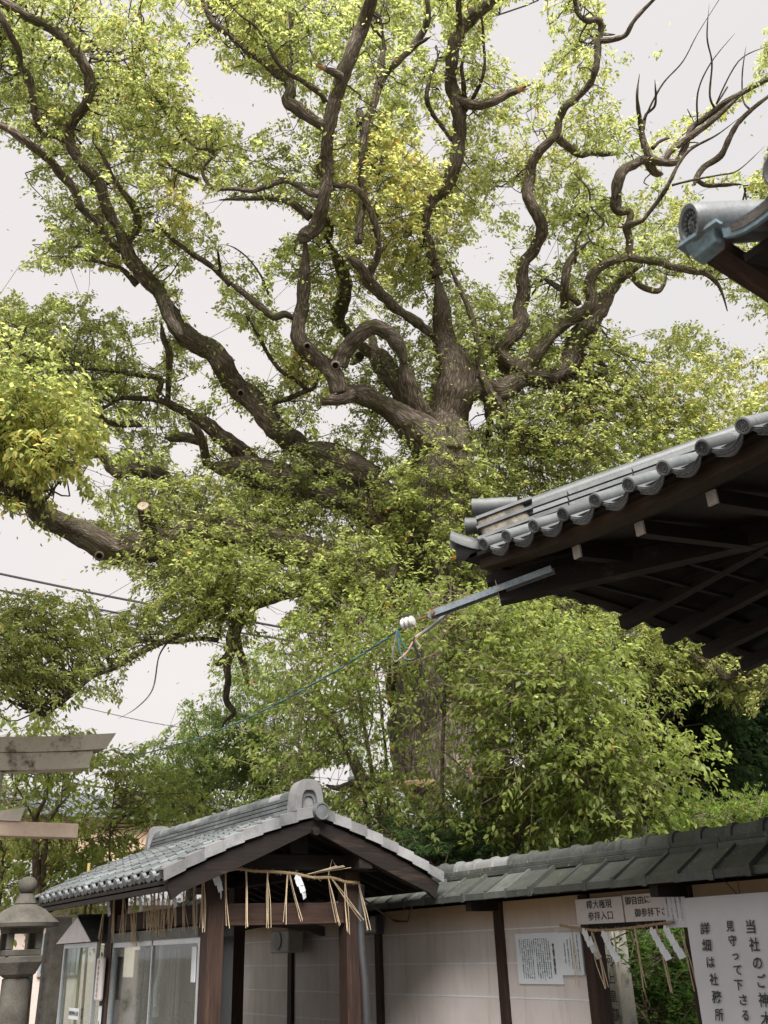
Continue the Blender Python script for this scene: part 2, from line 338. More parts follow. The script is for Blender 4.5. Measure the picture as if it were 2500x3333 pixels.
MB().box(WX+.34, WX+.4, 3.7, 17.3, 2.0, 2.03).build('eave_batten', BLACKW['Y'], wall)
m = MB(); m.sheet([[(WX-.42, y, 2.03), (WX, y, 2.27), (WX+.42, y, 2.03)] for y in (3.6, 17.3)], .02, 0, (0, 0, 1)); m.build('coping_bed', BLACKW['Y'], wall)
# coping tiles: flat pan with one raised rib and a front lip
def coping_tile(sx):
    m = MB(); W = .352; x0 = -.47; x1 = -.06
    zz = lambda x: 2.035+(x+.47)*.56
    m.hexa([(sx*x0, -W/2, zz(x0)), (sx*x1, -W/2, zz(x1)), (sx*x1, W/2-.004, zz(x1)), (sx*x0, W/2-.004, zz(x0)),
            (sx*x0, -W/2, zz(x0)+.022), (sx*x1, -W/2, zz(x1)+.022), (sx*x1, W/2-.004, zz(x1)+.022), (sx*x0, W/2-.004, zz(x0)+.022)])
    m.hexa([(sx*(x0-.012), -W/2, zz(x0)-.035), (sx*(x0+.01), -W/2, zz(x0)-.035), (sx*(x0+.01), W/2-.006, zz(x0)-.035), (sx*(x0-.012), W/2-.006, zz(x0)-.035),
            (sx*(x0-.012), -W/2, zz(x0)+.025), (sx*(x0+.01), -W/2, zz(x0)+.03), (sx*(x0+.01), W/2-.006, zz(x0)+.03), (sx*(x0-.012), W/2-.006, zz(x0)+.025)])
    for k in (0,):
        m.hexa([(sx*(x0-.018), -W/2-.022, zz(x0)-.045), (sx*x1, -W/2-.022, zz(x1)+.01), (sx*x1, -W/2+.024, zz(x1)+.01), (sx*(x0-.018), -W/2+.024, zz(x0)-.045),
                (sx*(x0-.018), -W/2-.018, zz(x0)+.043), (sx*x1, -W/2-.018, zz(x1)+.048), (sx*x1, -W/2+.02, zz(x1)+.048), (sx*(x0-.018), -W/2+.02, zz(x0)+.043)])
    return m.mesh('coping_tile', M_TILE_W)
tm = {1: coping_tile(1), -1: coping_tile(-1)}
i = 0; y = 3.85
while y < 17.2:
    for s in (1, -1):
        o = link('coping_tile', tm[s], wall); o.location = V((7, y, 0))-V(wall['wloc'])*0; o.matrix_parent_inverse = Matrix.Translation((7, 9, 0)).inverted()
        o.rotation_euler = (random.uniform(-.006, .006), random.uniform(-.01, .01), random.uniform(-.006, .006)); o.location.z += random.uniform(-.003, .003)
    y += .355
for s, z0, z1, wd in ((1, 2.24, 2.29, .15), (1, 2.292, 2.335, .12)):
    y = 3.7
    while y < 17.3:
        MB().box(WX-wd, WX+wd, y, min(17.3, y+.52)-.006, z0, z1).build('ridge_course_tile', M_TILE_W, wall, bevel=.006); y += .52
mr = MB()
prof = [(math.cos(a)*.085, math.sin(a)*.095) for a in np.linspace(0, math.pi, 9)]
mr.sheet([[(x, yy, z) for x, z in prof] for yy in (-.16, .12)]); pr2 = [(x*1.22, z*1.2) for x, z in prof]
mr.sheet([[(x, yy, z) for x, z in pr_] for yy, pr_ in ((.1, prof), (.105, pr2), (.16, pr2), (.165, prof))])
mrd = mr.mesh('ridge_tile', M_TILE_W, True); mrp = mr.mesh('ridge_tile', M_TILE_L, True)
y = 3.8; k = 0
while y < 17.2:
    o = link('ridge_tile', mrp if 7.9 < y < 9.0 else mrd, wall); o.matrix_parent_inverse = Matrix.Translation((7, 9, 0)).inverted(); o.location = (7, y, 2.335)
    o.rotation_euler = (random.uniform(-.02, .02), 0, random.uniform(-.02, .02)); y += .31
#@@SIGNS
def board(name, label, cat, y0, y1, z0, z1, x, m, th=.012, bulge=0, group=None):
    t = thing(name, label, cat, group, (x, (y0+y1)/2, z0))
    if bulge:
        gr = [[(x-bulge*(math.sin(j*1.1+i*.5)+.6*math.sin(j*.37*(i+2)))*(1-i/9)*.5-.01, y0+(y1-y0)*j/16, z1+(z0-z1)*i/12) for j in range(17)] for i in range(13)]
        MB().sheet(gr, .002, 0, (1, 0, 0)).build('sheet', m, t, True)
    else: MB().box(x, x+th, y0, y1, z0, z1).build('board', m, t)
    return t
s = board('entrance_sign', 'white sign reading that this is the worship entrance, left board above the gate', 'sign', 6.47, 7.07, 1.725, 1.945, 6.93, M_BOARD)
text('樟大権現', .082, (6.926, 6.76, 1.885), s, bold=.0003); text('参拝入口', .082, (6.926, 6.755, 1.785), s, bold=.0003)
s = board('welcome_sign', 'white sign inviting visitors to worship freely, right board above the gate', 'sign', 5.86, 6.455, 1.725, 1.95, 6.932, M_BOARD)
text('御自由に', .076, (6.926, 6.28, 1.895), s, bold=.0003); text('御参拝下さい', .076, (6.926, 6.105, 1.79), s, bold=.0003)
s = board('taped_notice', 'wrinkled handwritten notice in plastic taped at the corner of the gate signs', 'notice', 5.73, 5.97, 1.66, 1.985, 6.92, M_NOTE, bulge=.006)
for i, c in enumerate(('二、境内ボランティアにて', '周りを清掃しております。', 'さわらないで、とじこのなか', 'にお参り下さいませ')):
    text('\n'.join(c), .021, (6.907, 5.785+.05*i, 1.83), s, m=M_INKB, space=.95, shear=.2)
s = board('explanation_board', 'pale blue printed board about the camphor deity, left of the two posted texts', 'notice board', 7.405, 8.055, 1.21, 1.67, 6.985, M_POST)
text('\n'.join('樟大権現と樟龍弁財天'), .032, (6.983, 7.5, 1.43), s, m=M_INK, space=.85, bold=.0005)
body = ['　この大樟は当社創建の昔、紀州熊野より運ばれ', 'た後白河法皇お手植えの樟と伝えられており、樹', '齢九百年と推定されている。影向の神が現れる', 'の大樟として、当社の白砂熊野信仰の象徴となって', 'いる。樹齢九百年の巨木でありながら、現在でも', '成長し続けている姿を見て「健康長寿」「病魔退', '散」特に「お腹の神様」として御利益を求める', '人が後をたたない。', '　弁財天は七福神の一つで財宝をもたらす神（仏）', 'として信仰を集めているが、元々はインドの一般', 'の川の神で、我が国でも水に縁の深いところに龍', '神として祭られていることが多い。当社では地口', '上部の白蛇が、龍が空を飛んでいるように見える', 'ことから、龍に乗った弁財天、樟龍弁財天として', 'お祭りされてきた。']
for i, c in enumerate(body): text('\n'.join(c), .0165, (6.983, 7.56+.031*i, 1.43+(23-len(c))*.0084), s, m=M_INKB, space=1.0)
s = board('small_explanation_board', 'faded narrow printed board tucked behind the rope beside the gate post', 'notice board', 7.1, 7.395, 1.29, 1.665, 6.975, M_POST)
for i, c in enumerate(('由来と信仰の樟、信仰を集めたる大樟の由来記', '高さ二十二メートル、幹廻り六メートル', 'この大樟は後白河上皇お手植えの神木なり', '健康長寿、病魔退散の守り神として', '市指定天然記念物、京都市')):
    text('\n'.join(c), .015, (6.973, 7.15+.045*i, 1.48), s, m=M_INKB, space=1.0)
s = board('calligraphy_banner', 'large white vinyl banner with black brush calligraphy on the wall right of the gate', 'banner', 3.7, 5.70, .85, 1.885, 6.86, M_BANN, bulge=.01)
def brush(chars, y, ztop, step, sizes, dy=.012, sh=.12):
    for i, ch in enumerate(chars):
        if ch == ' ': continue
        text(ch, sizes, (6.834, y+random.uniform(-dy, dy), ztop-step*(i+.5)), s, bold=.0014, shear=sh, sx=random.uniform(.85, 1.1))
brush('詳細は社務所まで', 5.52, 1.70, .125, .095); brush('見守って下さるよう', 5.27, 1.70, .105, .085)
brush('当社のご神木、大', 5.08, 1.70, .128, .105); brush('おお', 4.99, .83+.37, .045, .035)
brush('後白河上皇お手植', 4.84, 1.60, .13, .11)
MB().tube([at(2350, 2858, X=6.9), at(2404, 2915, X=6.86)], .004, 5).build('wire', M_CBLACK, s); MB().tube([at(2400, 2852, X=6.9), at(2408, 2915, X=6.86)], .003, 5).build('wire', M_CBLACK, s)

#@@ROPES
def rope(name, label, pts, r, parent=None):
    P = smooth_path(pts, 14); t = thing(name, label, 'rope', loc=P[0])
    for ph in (0, math.pi*2/3, math.pi*4/3):
        L = 0; Q = []
        for i, p in enumerate(P):
            if i: L += np.linalg.norm(P[i]-P[i-1])
            d = V(P[min(i+1, len(P)-1)]-P[max(i-1, 0)]).normalized(); e = d.cross(Vector((0, 0, 1))).normalized(); u = e.cross(d)
            a = ph+L*2*math.pi/(r*7); Q.append(V(p)+e*math.cos(a)*r*.5+u*math.sin(a)*r*.5)
        MB().tube(Q, r*.62, 6).build('strand', M_ROPE, t, True)
    f = MB()
    for k in range(int(len(P)*1.2)):
        i = random.randrange(len(P)-1); p = V(P[i]); q = p+Vector([random.uniform(-1, 1)*r*2.6 for _ in range(3)]); f.tube([p, q], .0012, 3)
    tag(f.build('loose_fibres', M_STRAW, t), kind='stuff'); return P
def straw(top, bottom, n, spread, label, group, r=.0034):
    top = V(top); bottom = V(bottom); m = MB(); L = (bottom-top).length
    for k in range(n):
        e = bottom+Vector((random.gauss(0, .3), random.gauss(0, 1), random.uniform(-1.0, .7)))*spread; mid = (top+e)/2+Vector((0, random.gauss(0, 1), 0))*spread*.5
        s0 = top+Vector((random.gauss(0, .003), random.gauss(0, .006), 0)); m.tube(smooth_path([s0, mid, e], 4), r*random.uniform(.75, 1.15), 5)
    o = m.build('straw_tassel', M_STRAW); tag(o, label, 'straw tassel', group); return o
def shide(top, ax, label, group, n=4, s=.062, twist=0, lean=0):
    ax = V(ax).normalized(); z = Vector((0, 0, -1)); out = ax.cross(z).normalized(); m = MB(); p = V(top)
    m.quad([p-ax*s*.22, p+ax*s*.22, p+ax*s*.3+z*s*.7, p-ax*s*.5+z*s*.7])
    p = p+z*s*.55
    for k in range(n):
        a = ax*math.cos(twist*k)+out*math.sin(twist*k); q = p+a*s*.12; dn = (z+a*.42*(-1)**0).normalized()
        m.sheet([[q-a*s*.55+dn*s*1.25*j+out*.006*math.sin(j*3+k), q+a*s*.45+dn*s*1.25*j-z*s*.35+out*.006*math.cos(j*2+k)] for j in (0, .5, 1)], .0008, 0, out)
        p = q+dn*s*.95+a*(s*(.05 + lean)); 
    o = m.build('paper_streamer', M_PAPER); tag(o, label, 'paper streamer', group); return o
ORD = ['first', 'second', 'third', 'fourth', 'fifth', 'sixth', 'seventh', 'eighth', 'ninth', 'tenth', 'eleventh', 'twelfth', 'thirteenth', 'fourteenth', 'fifteenth', 'sixteenth', 'seventeenth', 'eighteenth', 'nineteenth', 'twentieth', 'twenty-first', 'twenty-second', 'twenty-third']
GX = 6.88
rope('gate_rope', 'twisted straw rope hung across the gate under the two white signs', [at(x, y, X=GX) for x, y in ((1822, 3012), (1880, 3022), (1940, 3028), (2000, 3026), (2070, 3018), (2140, 3008), (2192, 3002))], .012)
for i, (a, b, c, d, n) in enumerate(((1862, 3022, 1885, 3213, 3), (1926, 3028, 1972, 3215, 4), (1997, 3026, 2022, 3230, 3), (2066, 3018, 2098, 3220, 4), (2138, 3010, 2188, 3232, 4), (2216, 3028, 2268, 3225, 3))):
    straw(at(a, b, X=GX), at(c, d, X=GX+.01), n, .022, ORD[i]+' straw tassel from the left on the gate rope', 'straw tassels on the gate rope')
for i, (a, b) in enumerate(((1899, 3022), (1962, 3030), (2120, 3018), (2164, 3012))):
    shide(at(a, b, X=GX-.03), (0, -1, 0), ['twisted white paper streamer nearest the left gate post', 'second white paper streamer from the left, before the inscribed stone', 'third white paper streamer from the left on the gate rope', 'white paper streamer nearest the right gate post'][i], 'paper streamers on the gate rope', twist=.5 if i == 0 else .06)
# gate interior: inscribed stone
def stone_pillar(name, label, x0, x1, y0, y1, h, m, chars, z0t, step, size, inset=.0):
    t = thing(name, label, 'stone pillar', loc=((x0+x1)/2, (y0+y1)/2, 0)); q = MB(); k = .94
    cx, cy_ = (x0+x1)/2, (y0+y1)/2
    q.hexa([(x0, y0, 0), (x1, y0, 0), (x1, y1, 0), (x0, y1, 0)]+[(cx+(x-cx)*k, cy_+(y-cy_)*k, h) for x, y in ((x0, y0), (x1, y0), (x1, y1), (x0, y1))])
    q.build('shaft', m, t, bevel=.015)
    for i, ch in enumerate(chars): text(ch, size, (x0-.002+.01*(z0t-step*i)/h, cy_, z0t-step*i), t, m=M_CARVE_SHADE, bold=.002)
    return t
a = at(1972, 3060, X=7.9); print('stone', a)
stone_pillar('inscribed_stone', 'tall carved granite marker standing just inside the gate', 7.9, 8.12, a[1]-.105, a[1]+.105, 1.95, M_STONE_G, '後白河上皇御', 1.71, .165, .12)

#@@PAVILION
PX, YB, YE = 4.97, 8.7, 13.15     # ridge x, front gable plane, rear gable plane
pav = thing('wash_pavilion', 'small open timber pavilion with grey tiled gable roof hung with straw rope', 'pavilion', loc=(PX, 10.5, 0))
ZE, ZR, HW = 2.28, 2.88, 1.53     # tile height at eave, ridge, half width
def zroof(d): u = d/HW; return ZR-(ZR-ZE)*(u*.7+.3*u*u)
pp = [(4.05, 9.07), (5.6, 9.07), (4.05, 11.8), (5.6, 11.8)]
for x, y in pp:
    MB().box(x-.085, x+.085, y-.085, y+.085, 0, 2.34).build('post', REDW['Z'], pav, bevel=.008)
MB().box(5.62, 5.76, 9.16, 9.3, 0, 2.2).build('post', BLACKW['Z'], pav, bevel=.008); MB().box(4.14, 4.28, 9.3, 9.45, 0, 1.95).build('post', BLACKW['Z'], pav, bevel=.008)
for x in (4.05, 5.6): MB().box(x-.08, x+.08, 8.72, 13.1, 2.34, 2.5).build('purlin', WOOD['Y'], pav, bevel=.006)
for y in (9.07, 11.8):
    MB().box(4.14, 5.51, y-.05, y+.05, 1.83, 2.03).build('tie_beam', REDW['X'], pav, bevel=.006)
    MB().box(3.75, 5.95, y-.06, y+.06, 2.345, 2.495).build('cross_beam', WOOD['X'], pav, bevel=.006)
    MB().box(PX-.1, PX+.1, y-.06, y+.06, 2.5, 2.72).build('strut', WOOD['Z'], pav)
for x in (4.05, 5.6): MB().box(x-.045, x+.045, 9.16, 11.71, 1.86, 2.04).build('tie_beam', REDW['Y'], pav, bevel=.006)
m = MB(); m.sheet([[(4.2+(1.25)*j/8, y, 1.72+.1*math.sin(math.pi*j/8)) for j in range(9)] for y in (9.32, 9.42)], .09, 0, (0, 0, -1)); m.build('arched_brace', BLACKW['X'], pav)
MB().box(PX-.06, PX+.06, 8.74, 13.1, 2.7, 2.8).build('ridge_purlin', WOOD['Y'], pav)
# soffit boards and rafters
for s in (-1, 1):
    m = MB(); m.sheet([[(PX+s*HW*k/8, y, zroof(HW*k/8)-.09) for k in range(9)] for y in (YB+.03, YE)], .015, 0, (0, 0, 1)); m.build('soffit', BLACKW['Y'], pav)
    for k in range(15):
        y = 8.95+k*.3; MB().beam((PX+s*.05, y, zroof(.05)-.135), (PX+s*(HW-.06), y, zroof(HW-.06)-.135), .05, .055).build('rafter', BLACKW['X'], pav)
    MB().box(*(sorted((PX+s*(HW-.05), PX+s*(HW+.0)))), YB+.04, YE, ZE-.15, ZE-.055).build('eave_board', WOOD['Y'], pav)
    # curved bargeboard, front and rear
    for y in (YB, YE):
        top = [(PX+s*HW*1.02*k/10, zroof(HW*1.02*k/10)-.07) for k in range(11)]
        dep = [.115+.03*k/10 + .06*math.sin(math.pi*k/10) for k in range(11)]
        m = MB(); m.sheet([[(x, y, z) for x, z in top], [(x - (s*.07 if k_ == 10 else 0), y, z-dd) for k_, ((x, z), dd) in enumerate(zip(top, dep))]], .05, 0, (0, -1, 0)); m.build('bargeboard', WOOD['X'], pav)
MB().lathe([(.045, -.02), (.045, .02)], (PX, YB-.02, 2.69), 6, axis=(0, 1, 0)).build('gable_pendant', WOOD['X'], pav)
# roof tiles
TW = (YE-YB-.12)/17; NR = 9
def wave(v): # cross-section height over one tile, v 0..1
    return (.066)*math.cos((v-.12)/.27*math.pi/2) if v < .39 else -.018*math.sin((v-.39)/.61*math.pi)
def sangawara(th=.014, L=None):
    m = MB(); vs = [0, .06, .12, .18, .25, .32, .39, .5, .65, .8, .92, 1.02]
    L = L or HW/NR*1.12; g_ = [[(xx, (v-.5)*TW, wave(min(v, 1))+zz) for v in vs] for xx, zz in ((0, 0), (L, -.0))]
    return m, g_, L
tiles = {}
for s in (-1, 1):
    m, g_, L = sangawara(); gg = [[(s*p[0], p[1], p[2]) for p in r] for r in g_]; m.sheet(gg, .014, 0, (0, 0, 1)); tiles[s] = m.mesh('roof_tile', M_TILE, True)
    m.lathe([(.052, -.02), (.052, .012), (.04, .016)], (s*(L+.004), (.12-.5)*TW, -.004), 14, axis=(s, 0, 0))
    for k in range(6): a = k*math.pi/3; m.box(*sorted((s*(L+.018), s*(L+.024))), (.12-.5)*TW+math.cos(a)*.024-.006, (.12-.5)*TW+math.cos(a)*.024+.006, math.sin(a)*.024-.01, math.sin(a)*.024+.002)
    vs = np.linspace(.36, 1.02, 8); m.sheet([[(s*(L+.006), (v-.5)*TW, wave(min(v, 1))+.004) for v in vs], [(s*(L+.006), (v-.5)*TW, wave(min(v, 1))-.045+.02*abs(v-.68)) for v in vs]], .012, 0, (s, 0, 0))
    tiles[(s, 'e')] = m.mesh('eave_tile', M_TILE, True)
for s in (-1, 1):
    for r in range(NR):
        d0 = HW*r/NR; d1 = HW*(r+1)/NR; z0, z1 = zroof(d0), zroof(d1); ang = math.atan2(z0-z1, d1-d0)
        for c in range(17):
            o = link('eave_tile' if r == NR-1 else 'roof_tile', tiles[(s, 'e')] if r == NR-1 else tiles[s], pav)
            o.matrix_parent_inverse = Matrix.Translation(pav['wloc']).inverted(); o.location = (PX+s*d0, YB+.12+TW*(c+.5), z0-.004+random.uniform(-.002, .002)); o.rotation_euler = (random.uniform(-.01, .01), s*(ang-.075), random.uniform(-.008, .008))
    # verge tiles on both gables
    for y, sg in ((YB, -1), (YE, 1)):
        for r in range(8):
            d0 = HW*1.03*r/8+.01; d1 = HW*1.03*(r+1)/8+.03; z0, z1 = zroof(d0)+.05, zroof(d1)+.05; w0, w1 = sorted((y-sg*.16, y+sg*.035)); m = MB()
            yo, yi = (w0, w1) if sg < 0 else (w1, w0); p0 = (PX+s*d0, z0); p1 = (PX+s*d1, z1+.021)
            m.sheet([[(p0[0], yi, p0[1]+.0), (p0[0], (yi+yo)/2, p0[1]+.012), (p0[0], yo, p0[1]+.004)], [(p1[0], yi, p1[1]+.0), (p1[0], (yi+yo)/2, p1[1]+.012), (p1[0], yo, p1[1]+.004)]], .014, 0, (0, 0, 1))
            m.sheet([[(p0[0], yo, p0[1]+.004), (p0[0], yo+sg*.002, p0[1]-.1)], [(p1[0], yo, p1[1]+.004), (p1[0]-s*.012*(r == 7), yo+sg*.002, p1[1]-.105)]], .014, 0, (0, sg, 0))
            m.build('verge_tile', M_TILE_L, pav)
# main ridge
Y0r, Y1r = YB+.28, YE-.16
for k, (hw_, z0) in enumerate(((.17, ZR+.015), (.155, ZR+.062), (.14, ZR+.109), (.125, ZR+.156))):
    n = 13; L = (Y1r-Y0r)/n
    for j in range(n): MB().box(PX-hw_, PX+hw_, Y0r+j*L+(.0 if k % 2 else 0), Y0r+(j+1)*L-.005, z0, z0+.036).build('ridge_course_tile', M_TILE, pav, bevel=.004)
m = MB().box(PX-.11, PX+.11, Y0r, Y1r, ZR-.05, ZR+.19).build('ridge_core', M_TILE_W, pav)
n = 15; L = (Y1r-Y0r)/n
for j in range(n):
    m = MB(); m.sheet([[(PX+.115*math.cos(a)*q, y, ZR+.19+.085*math.sin(a)*q) for a in np.linspace(0, math.pi, 9)] for y, q in ((Y0r+j*L, 1), (Y0r+(j+1)*L-.02, 1), (Y0r+(j+1)*L-.019, 1.06), (Y0r+(j+1)*L-.002, 1.06))], .012, 0, (0, 0, 1)); m.build('ridge_tile', M_TILE_L if j % 4 == 1 else M_TILE, pav, True)
# rounded end tiles: tall arch with recessed niche, round cap below
def arch(wd, h, z0, y, off=0): return [(PX+wd*math.copysign(abs(math.cos(a))**.62, math.cos(a))*(1 if a > .0 else 1), y, z0+h*abs(math.sin(a))**.7) for a in np.linspace(0, math.pi, 15)]
for yy, sg in ((YB+.1, -1), (Y1r+.12, 1)):
    et = MB(); z0 = ZR-.02; a0 = arch(.235, .44, z0, yy-sg*.0-(-sg)*.0); th = .14
    outer_f = [(x, yy+sg*.0, z) for x, y, z in arch(.17, .37, z0, 0)]; outer_b = [(x, yy-sg*th, z) for x, y, z in arch(.19, .38, z0-.02, 0)]
    inn_f = [(x, yy, z) for x, y, z in arch(.1, .26, z0, 0)]; inn_b = [(x, yy-sg*.035, z) for x, y, z in arch(.092, .25, z0, 0)]
    et.sheet([outer_b, outer_f]); et.sheet([outer_f, inn_f]); et.sheet([inn_f, inn_b])
    for k in range(14): et.quad([inn_b[k], inn_b[k+1], (PX, inn_b[0][1], z0)]); et.quad([outer_b[k+1], outer_b[k], (PX, outer_b[0][1], z0)])
    e = et.build('end_tile', M_TILE_L, pav, True)
    mm = MB(); mm.sheet([[(PX+.075*math.copysign(abs(math.cos(a))**.62, math.cos(a))*q, yy-sg*.03, z0+.215*abs(math.sin(a))**.7*q) for a in np.linspace(0, math.pi, 13)] for q in (1, .92)], .01, 0, (0, 1, 0)); mm.build('niche_rim', M_TILE, e, True)
    MB().lathe([(.085, 0), (.085, .3), (.072, .3), (.068, .292)], (PX+.04, yy-sg*.1, ZR-.0), 24, axis=(0, sg, 0)).build('round_cap_tile', M_TILE, pav, True)
dp = thing('down_pipe', 'dark leaning drain pipe beside the right front post of the pavilion', 'pipe', loc=(5.78, 9.0, 0))
MB().tube(smooth_path([at(1175, 2880, Y=9.0), at(1172, 2960, Y=9.0), at(1178, 3100, Y=8.98), at(1190, 3240, Y=8.95), at(1200, 3400, Y=8.95)*[1, 1, 0]+[0, 0, .0]], 4), .042, 12).build('pipe', M_DARKM, dp, True)
bp = MB().tube([at(1170, 2918, Y=9.6), at(1278, 2995, Y=9.6), at(1295, 2999, Y=9.7), at(1328, 2999, X=6.6), at(1341, 2947, X=6.6)], .012, 8).build('drain_pipe', M_DARKM, None, True); tag(bp, 'thin bent black and rust coloured pipe under the wall eave by the pavilion', 'pipe')
# wall meter box
mb = thing('metal_box', 'grey metal box on top of the wall post right of the pavilion', 'box', loc=(6.9, 10.6, 1.75)); MB().box(6.84, 6.948, 10.45, 10.82, 1.74, 1.96).build('casing', M_DARKM, mb, bevel=.006); MB().box(6.83, 6.842, 10.47, 10.8, 1.76, 1.94).build('lid', M_SPK, mb)
rp = [at(x, y, X=3.93) for x, y in ((338, 2922), (375, 2905), (430, 2895), (500, 2893), (560, 2878), (600, 2868))]+[at(650, 2850, X=3.94), at(695, 2842, Y=8.93)]+[at(x, y, Y=8.93) for x, y in ((720, 2838), (775, 2828), (830, 2835), (900, 2838), (960, 2844), (1020, 2856), (1080, 2857), (1125, 2870), (1170, 2873))]
RP = rope('pavilion_rope', 'twisted straw rope strung round the eaves of the tiled pavilion', rp, .014)
RX, RY, _ = proj(RP)
def rope_at(px): i = int(np.argmin(abs(RX-px))); return RP[i]
sb = [(345, 320, 3100), (372, 365, 3045), (402, 398, 3035), (425, 432, 3075), (440, 432, 3072), (470, 480, 3020), (488, 505, 3035), (505, 492, 3030), (520, 515, 3030), (533, 530, 3035), (552, 545, 3020), (566, 562, 3025), (600, 595, 3025), (633, 632, 3025), (662, 658, 3030), (735, 745, 3018), (800, 800, 3013), (870, 875, 3012), (935, 927, 3005), (945, 985, 2995), (1070, 1100, 3005), (1075, 1180, 3000), (1122, 1135, 3035), (1168, 1200, 3028)]
ORD += ['twenty-fourth', 'twenty-fifth']
for i, (a, b, c) in enumerate(sb):
    p = rope_at(a); 
    q = at(b, c, X=p[0]) if a < 690 else at(b, c, Y=p[1]-.0)
    straw(p, q, (6 if a < 690 else 3)+(i % 3), .05 if a < 690 else .028, ORD[i]+' straw tassel from the left on the pavilion rope', 'straw tassels on the pavilion rope')
o = MB(); 
for k in range(4): o.tube([at(1001+random.uniform(-3, 3), 2846, Y=8.92), at(1120+random.uniform(-25, 25), 2822+random.uniform(-12, 6), Y=8.8)], .003, 5)
o.tube([at(1068, 2850, Y=8.92), at(1081, 2797, Y=8.9), at(1095, 2823, Y=8.88)], .003, 5)
tag(o.build('straw_tassel', M_STRAW), 'straw tassel flipped up sideways over the pavilion rope', 'straw tassel', 'straw tassels on the pavilion rope')
for a, lab, tw in ((352, 'white paper streamer at the far left end of the pavilion rope', .05), (453, 'second white paper streamer from the left under the pavilion eave', .05), (562, 'third white paper streamer just behind the gable board of the pavilion', .05), (703, 'curled white paper streamer in front of the left front pavilion post', .5), (968, 'white paper streamer hanging in the middle of the pavilion front', .3)):
    p = rope_at(a)+[-.01, -.01, 0]; shide(p, (0, -1, 0) if a < 690 else (1, 0, 0), lab, 'paper streamers on the pavilion rope', n=3, s=.07, twist=tw)
#@@SPEAKER
spk = thing('wall_speaker', 'boxy beige outdoor loudspeaker fixed on the thin wall post behind the pavilion', 'loudspeaker', loc=(6.8, 12.6, 1.55))
MB().box(6.66, 6.9, 12.38, 12.92, 1.56, 1.85).build('casing', M_SPK, spk, bevel=.02); MB().lathe([(.0, 0), (.1, -.01), (.115, .0), (.12, .012)], (6.655, 12.7, 1.72), 20, axis=(-1, 0, 0)).build('grille', M_CGREY, spk, True)
MB().box(6.9, 6.95, 12.6, 12.7, 1.6, 1.8).build('mount', M_DARKM, spk)
#@@CABINETS
cab = thing('display_cabinet', 'large glazed display cabinet between the left pavilion posts with plants inside', 'cabinet', loc=(4.5, 10.4, 0))
MB().box(3.99, 4.34, 9.22, 11.7, 0, .62).build('base', M_METALW, cab); MB().box(4.32, 4.34, 9.2, 11.72, .62, 1.74).build('back_panel', M_DARKM, cab)
MB().box(3.96, 4.34, 9.2, 11.72, 1.74, 1.84).build('metal_top', M_ROOFG, cab)
for y0_, y1_ in ((9.2, 9.25), (10.44, 10.47), (11.67, 11.72)): MB().box(3.985, 4.03, y0_, y1_, .62, 1.74).build('frame_upright', M_ALU, cab)
MB().box(3.985, 4.03, 9.25, 11.67, 1.69, 1.74).build('frame_rail', M_ALU, cab); MB().box(3.985, 4.03, 9.25, 11.67, .62, .66).build('frame_rail', M_ALU, cab)
MB().box(4.0, 4.006, 9.25, 10.44, .66, 1.69).build('pane', M_GLASS, cab); MB().box(4.012, 4.018, 10.47, 11.67, .66, 1.69).build('pane', M_GLASS, cab)
MB().box(4.04, 4.32, 9.2, 9.215, .62, 1.74).build('side_panel', M_DARKM, cab)
for k in range(9): MB().sheet([[(4.29-.03*math.sin(j*1.3+k), 11.6-k*.16+.02*j, z) for j in range(8)] for z in (.7, 1.66)], .002, 0, (1, 0, 0)).build('curtain_fold', M_CGREY, cab)
MB().box(3.975, 3.985, 9.27, 9.36, 1.35, 1.66).build('paper_strip', M_PAPER, cab)
MB().tube(smooth_path([(4.15, 10.6, 1.7), (4.16, 10.61, 1.5), (4.14, 10.66, 1.25), (4.15, 10.67, 1.1)], 6), .03, 8).build('hanging_cord', M_PAPER, cab, True)
MB().box(4.12, 4.2, 10.7, 10.82, 1.0, 1.22).build('white_card', M_PAPER, cab)
for k in range(28): MB().box(4.06, 4.075, 9.3+k*.085, 9.33+k*.085, .62, .74).build('picket', M_METALW, cab)
mod = MB(); mod.box(4.08, 4.28, 9.95, 10.2, .62, .8); mod.box(4.06, 4.3, 9.92, 10.23, .8, .82); mod.hexa([(4.05, 9.9, .82), (4.3, 9.9, .82), (4.3, 10.25, .82), (4.05, 10.25, .82), (4.16, 9.95, .95), (4.19, 9.95, .95), (4.19, 10.2, .95), (4.16, 10.2, .95)])
tag(mod.build('model_shrine', M_ROOFG), 'small model shrine building inside the glazed display cabinet', 'model')
# gabled glass cabinet at left
c2 = thing('gabled_cabinet', 'narrow glass cabinet with white triangular metal gable roof left of the pavilion', 'cabinet', loc=(3.9, 12.9, 0))
gx = 3.82; pk = at(252, 2985, X=gx); bl = at(180, 3076, X=gx); br = at(297, 3060, X=gx); print('gable', pk, bl, br)
zb = (bl[2]+br[2])/2
m = MB(); m.sheet([[(gx, bl[1], zb), (gx, pk[1], pk[2]), (gx, br[1], zb)], [(gx, bl[1], zb-.003), (gx, (bl[1]+br[1])/2, zb-.003), (gx, br[1], zb-.003)]], .01, 0, (-1, 0, 0)); m.build('gable', M_METALW, c2)
for q in (bl, br):
    m = MB(); m.sheet([[(gx, pk[1], pk[2]+.01), (gx+.95, pk[1], pk[2]+.01)], [(gx, q[1], zb), (gx+.95, q[1], zb)]], .012, 0, (0, 0, 1)); m.build('roof_sheet', M_ROOFG, c2)
MB().box(gx, gx+.95, pk[1]-.03, pk[1]+.03, pk[2]+.0, pk[2]+.03).build('ridge_cap', M_DARKM, c2)
ya, yb = sorted((br[1]+.02, bl[1]-.12)); 
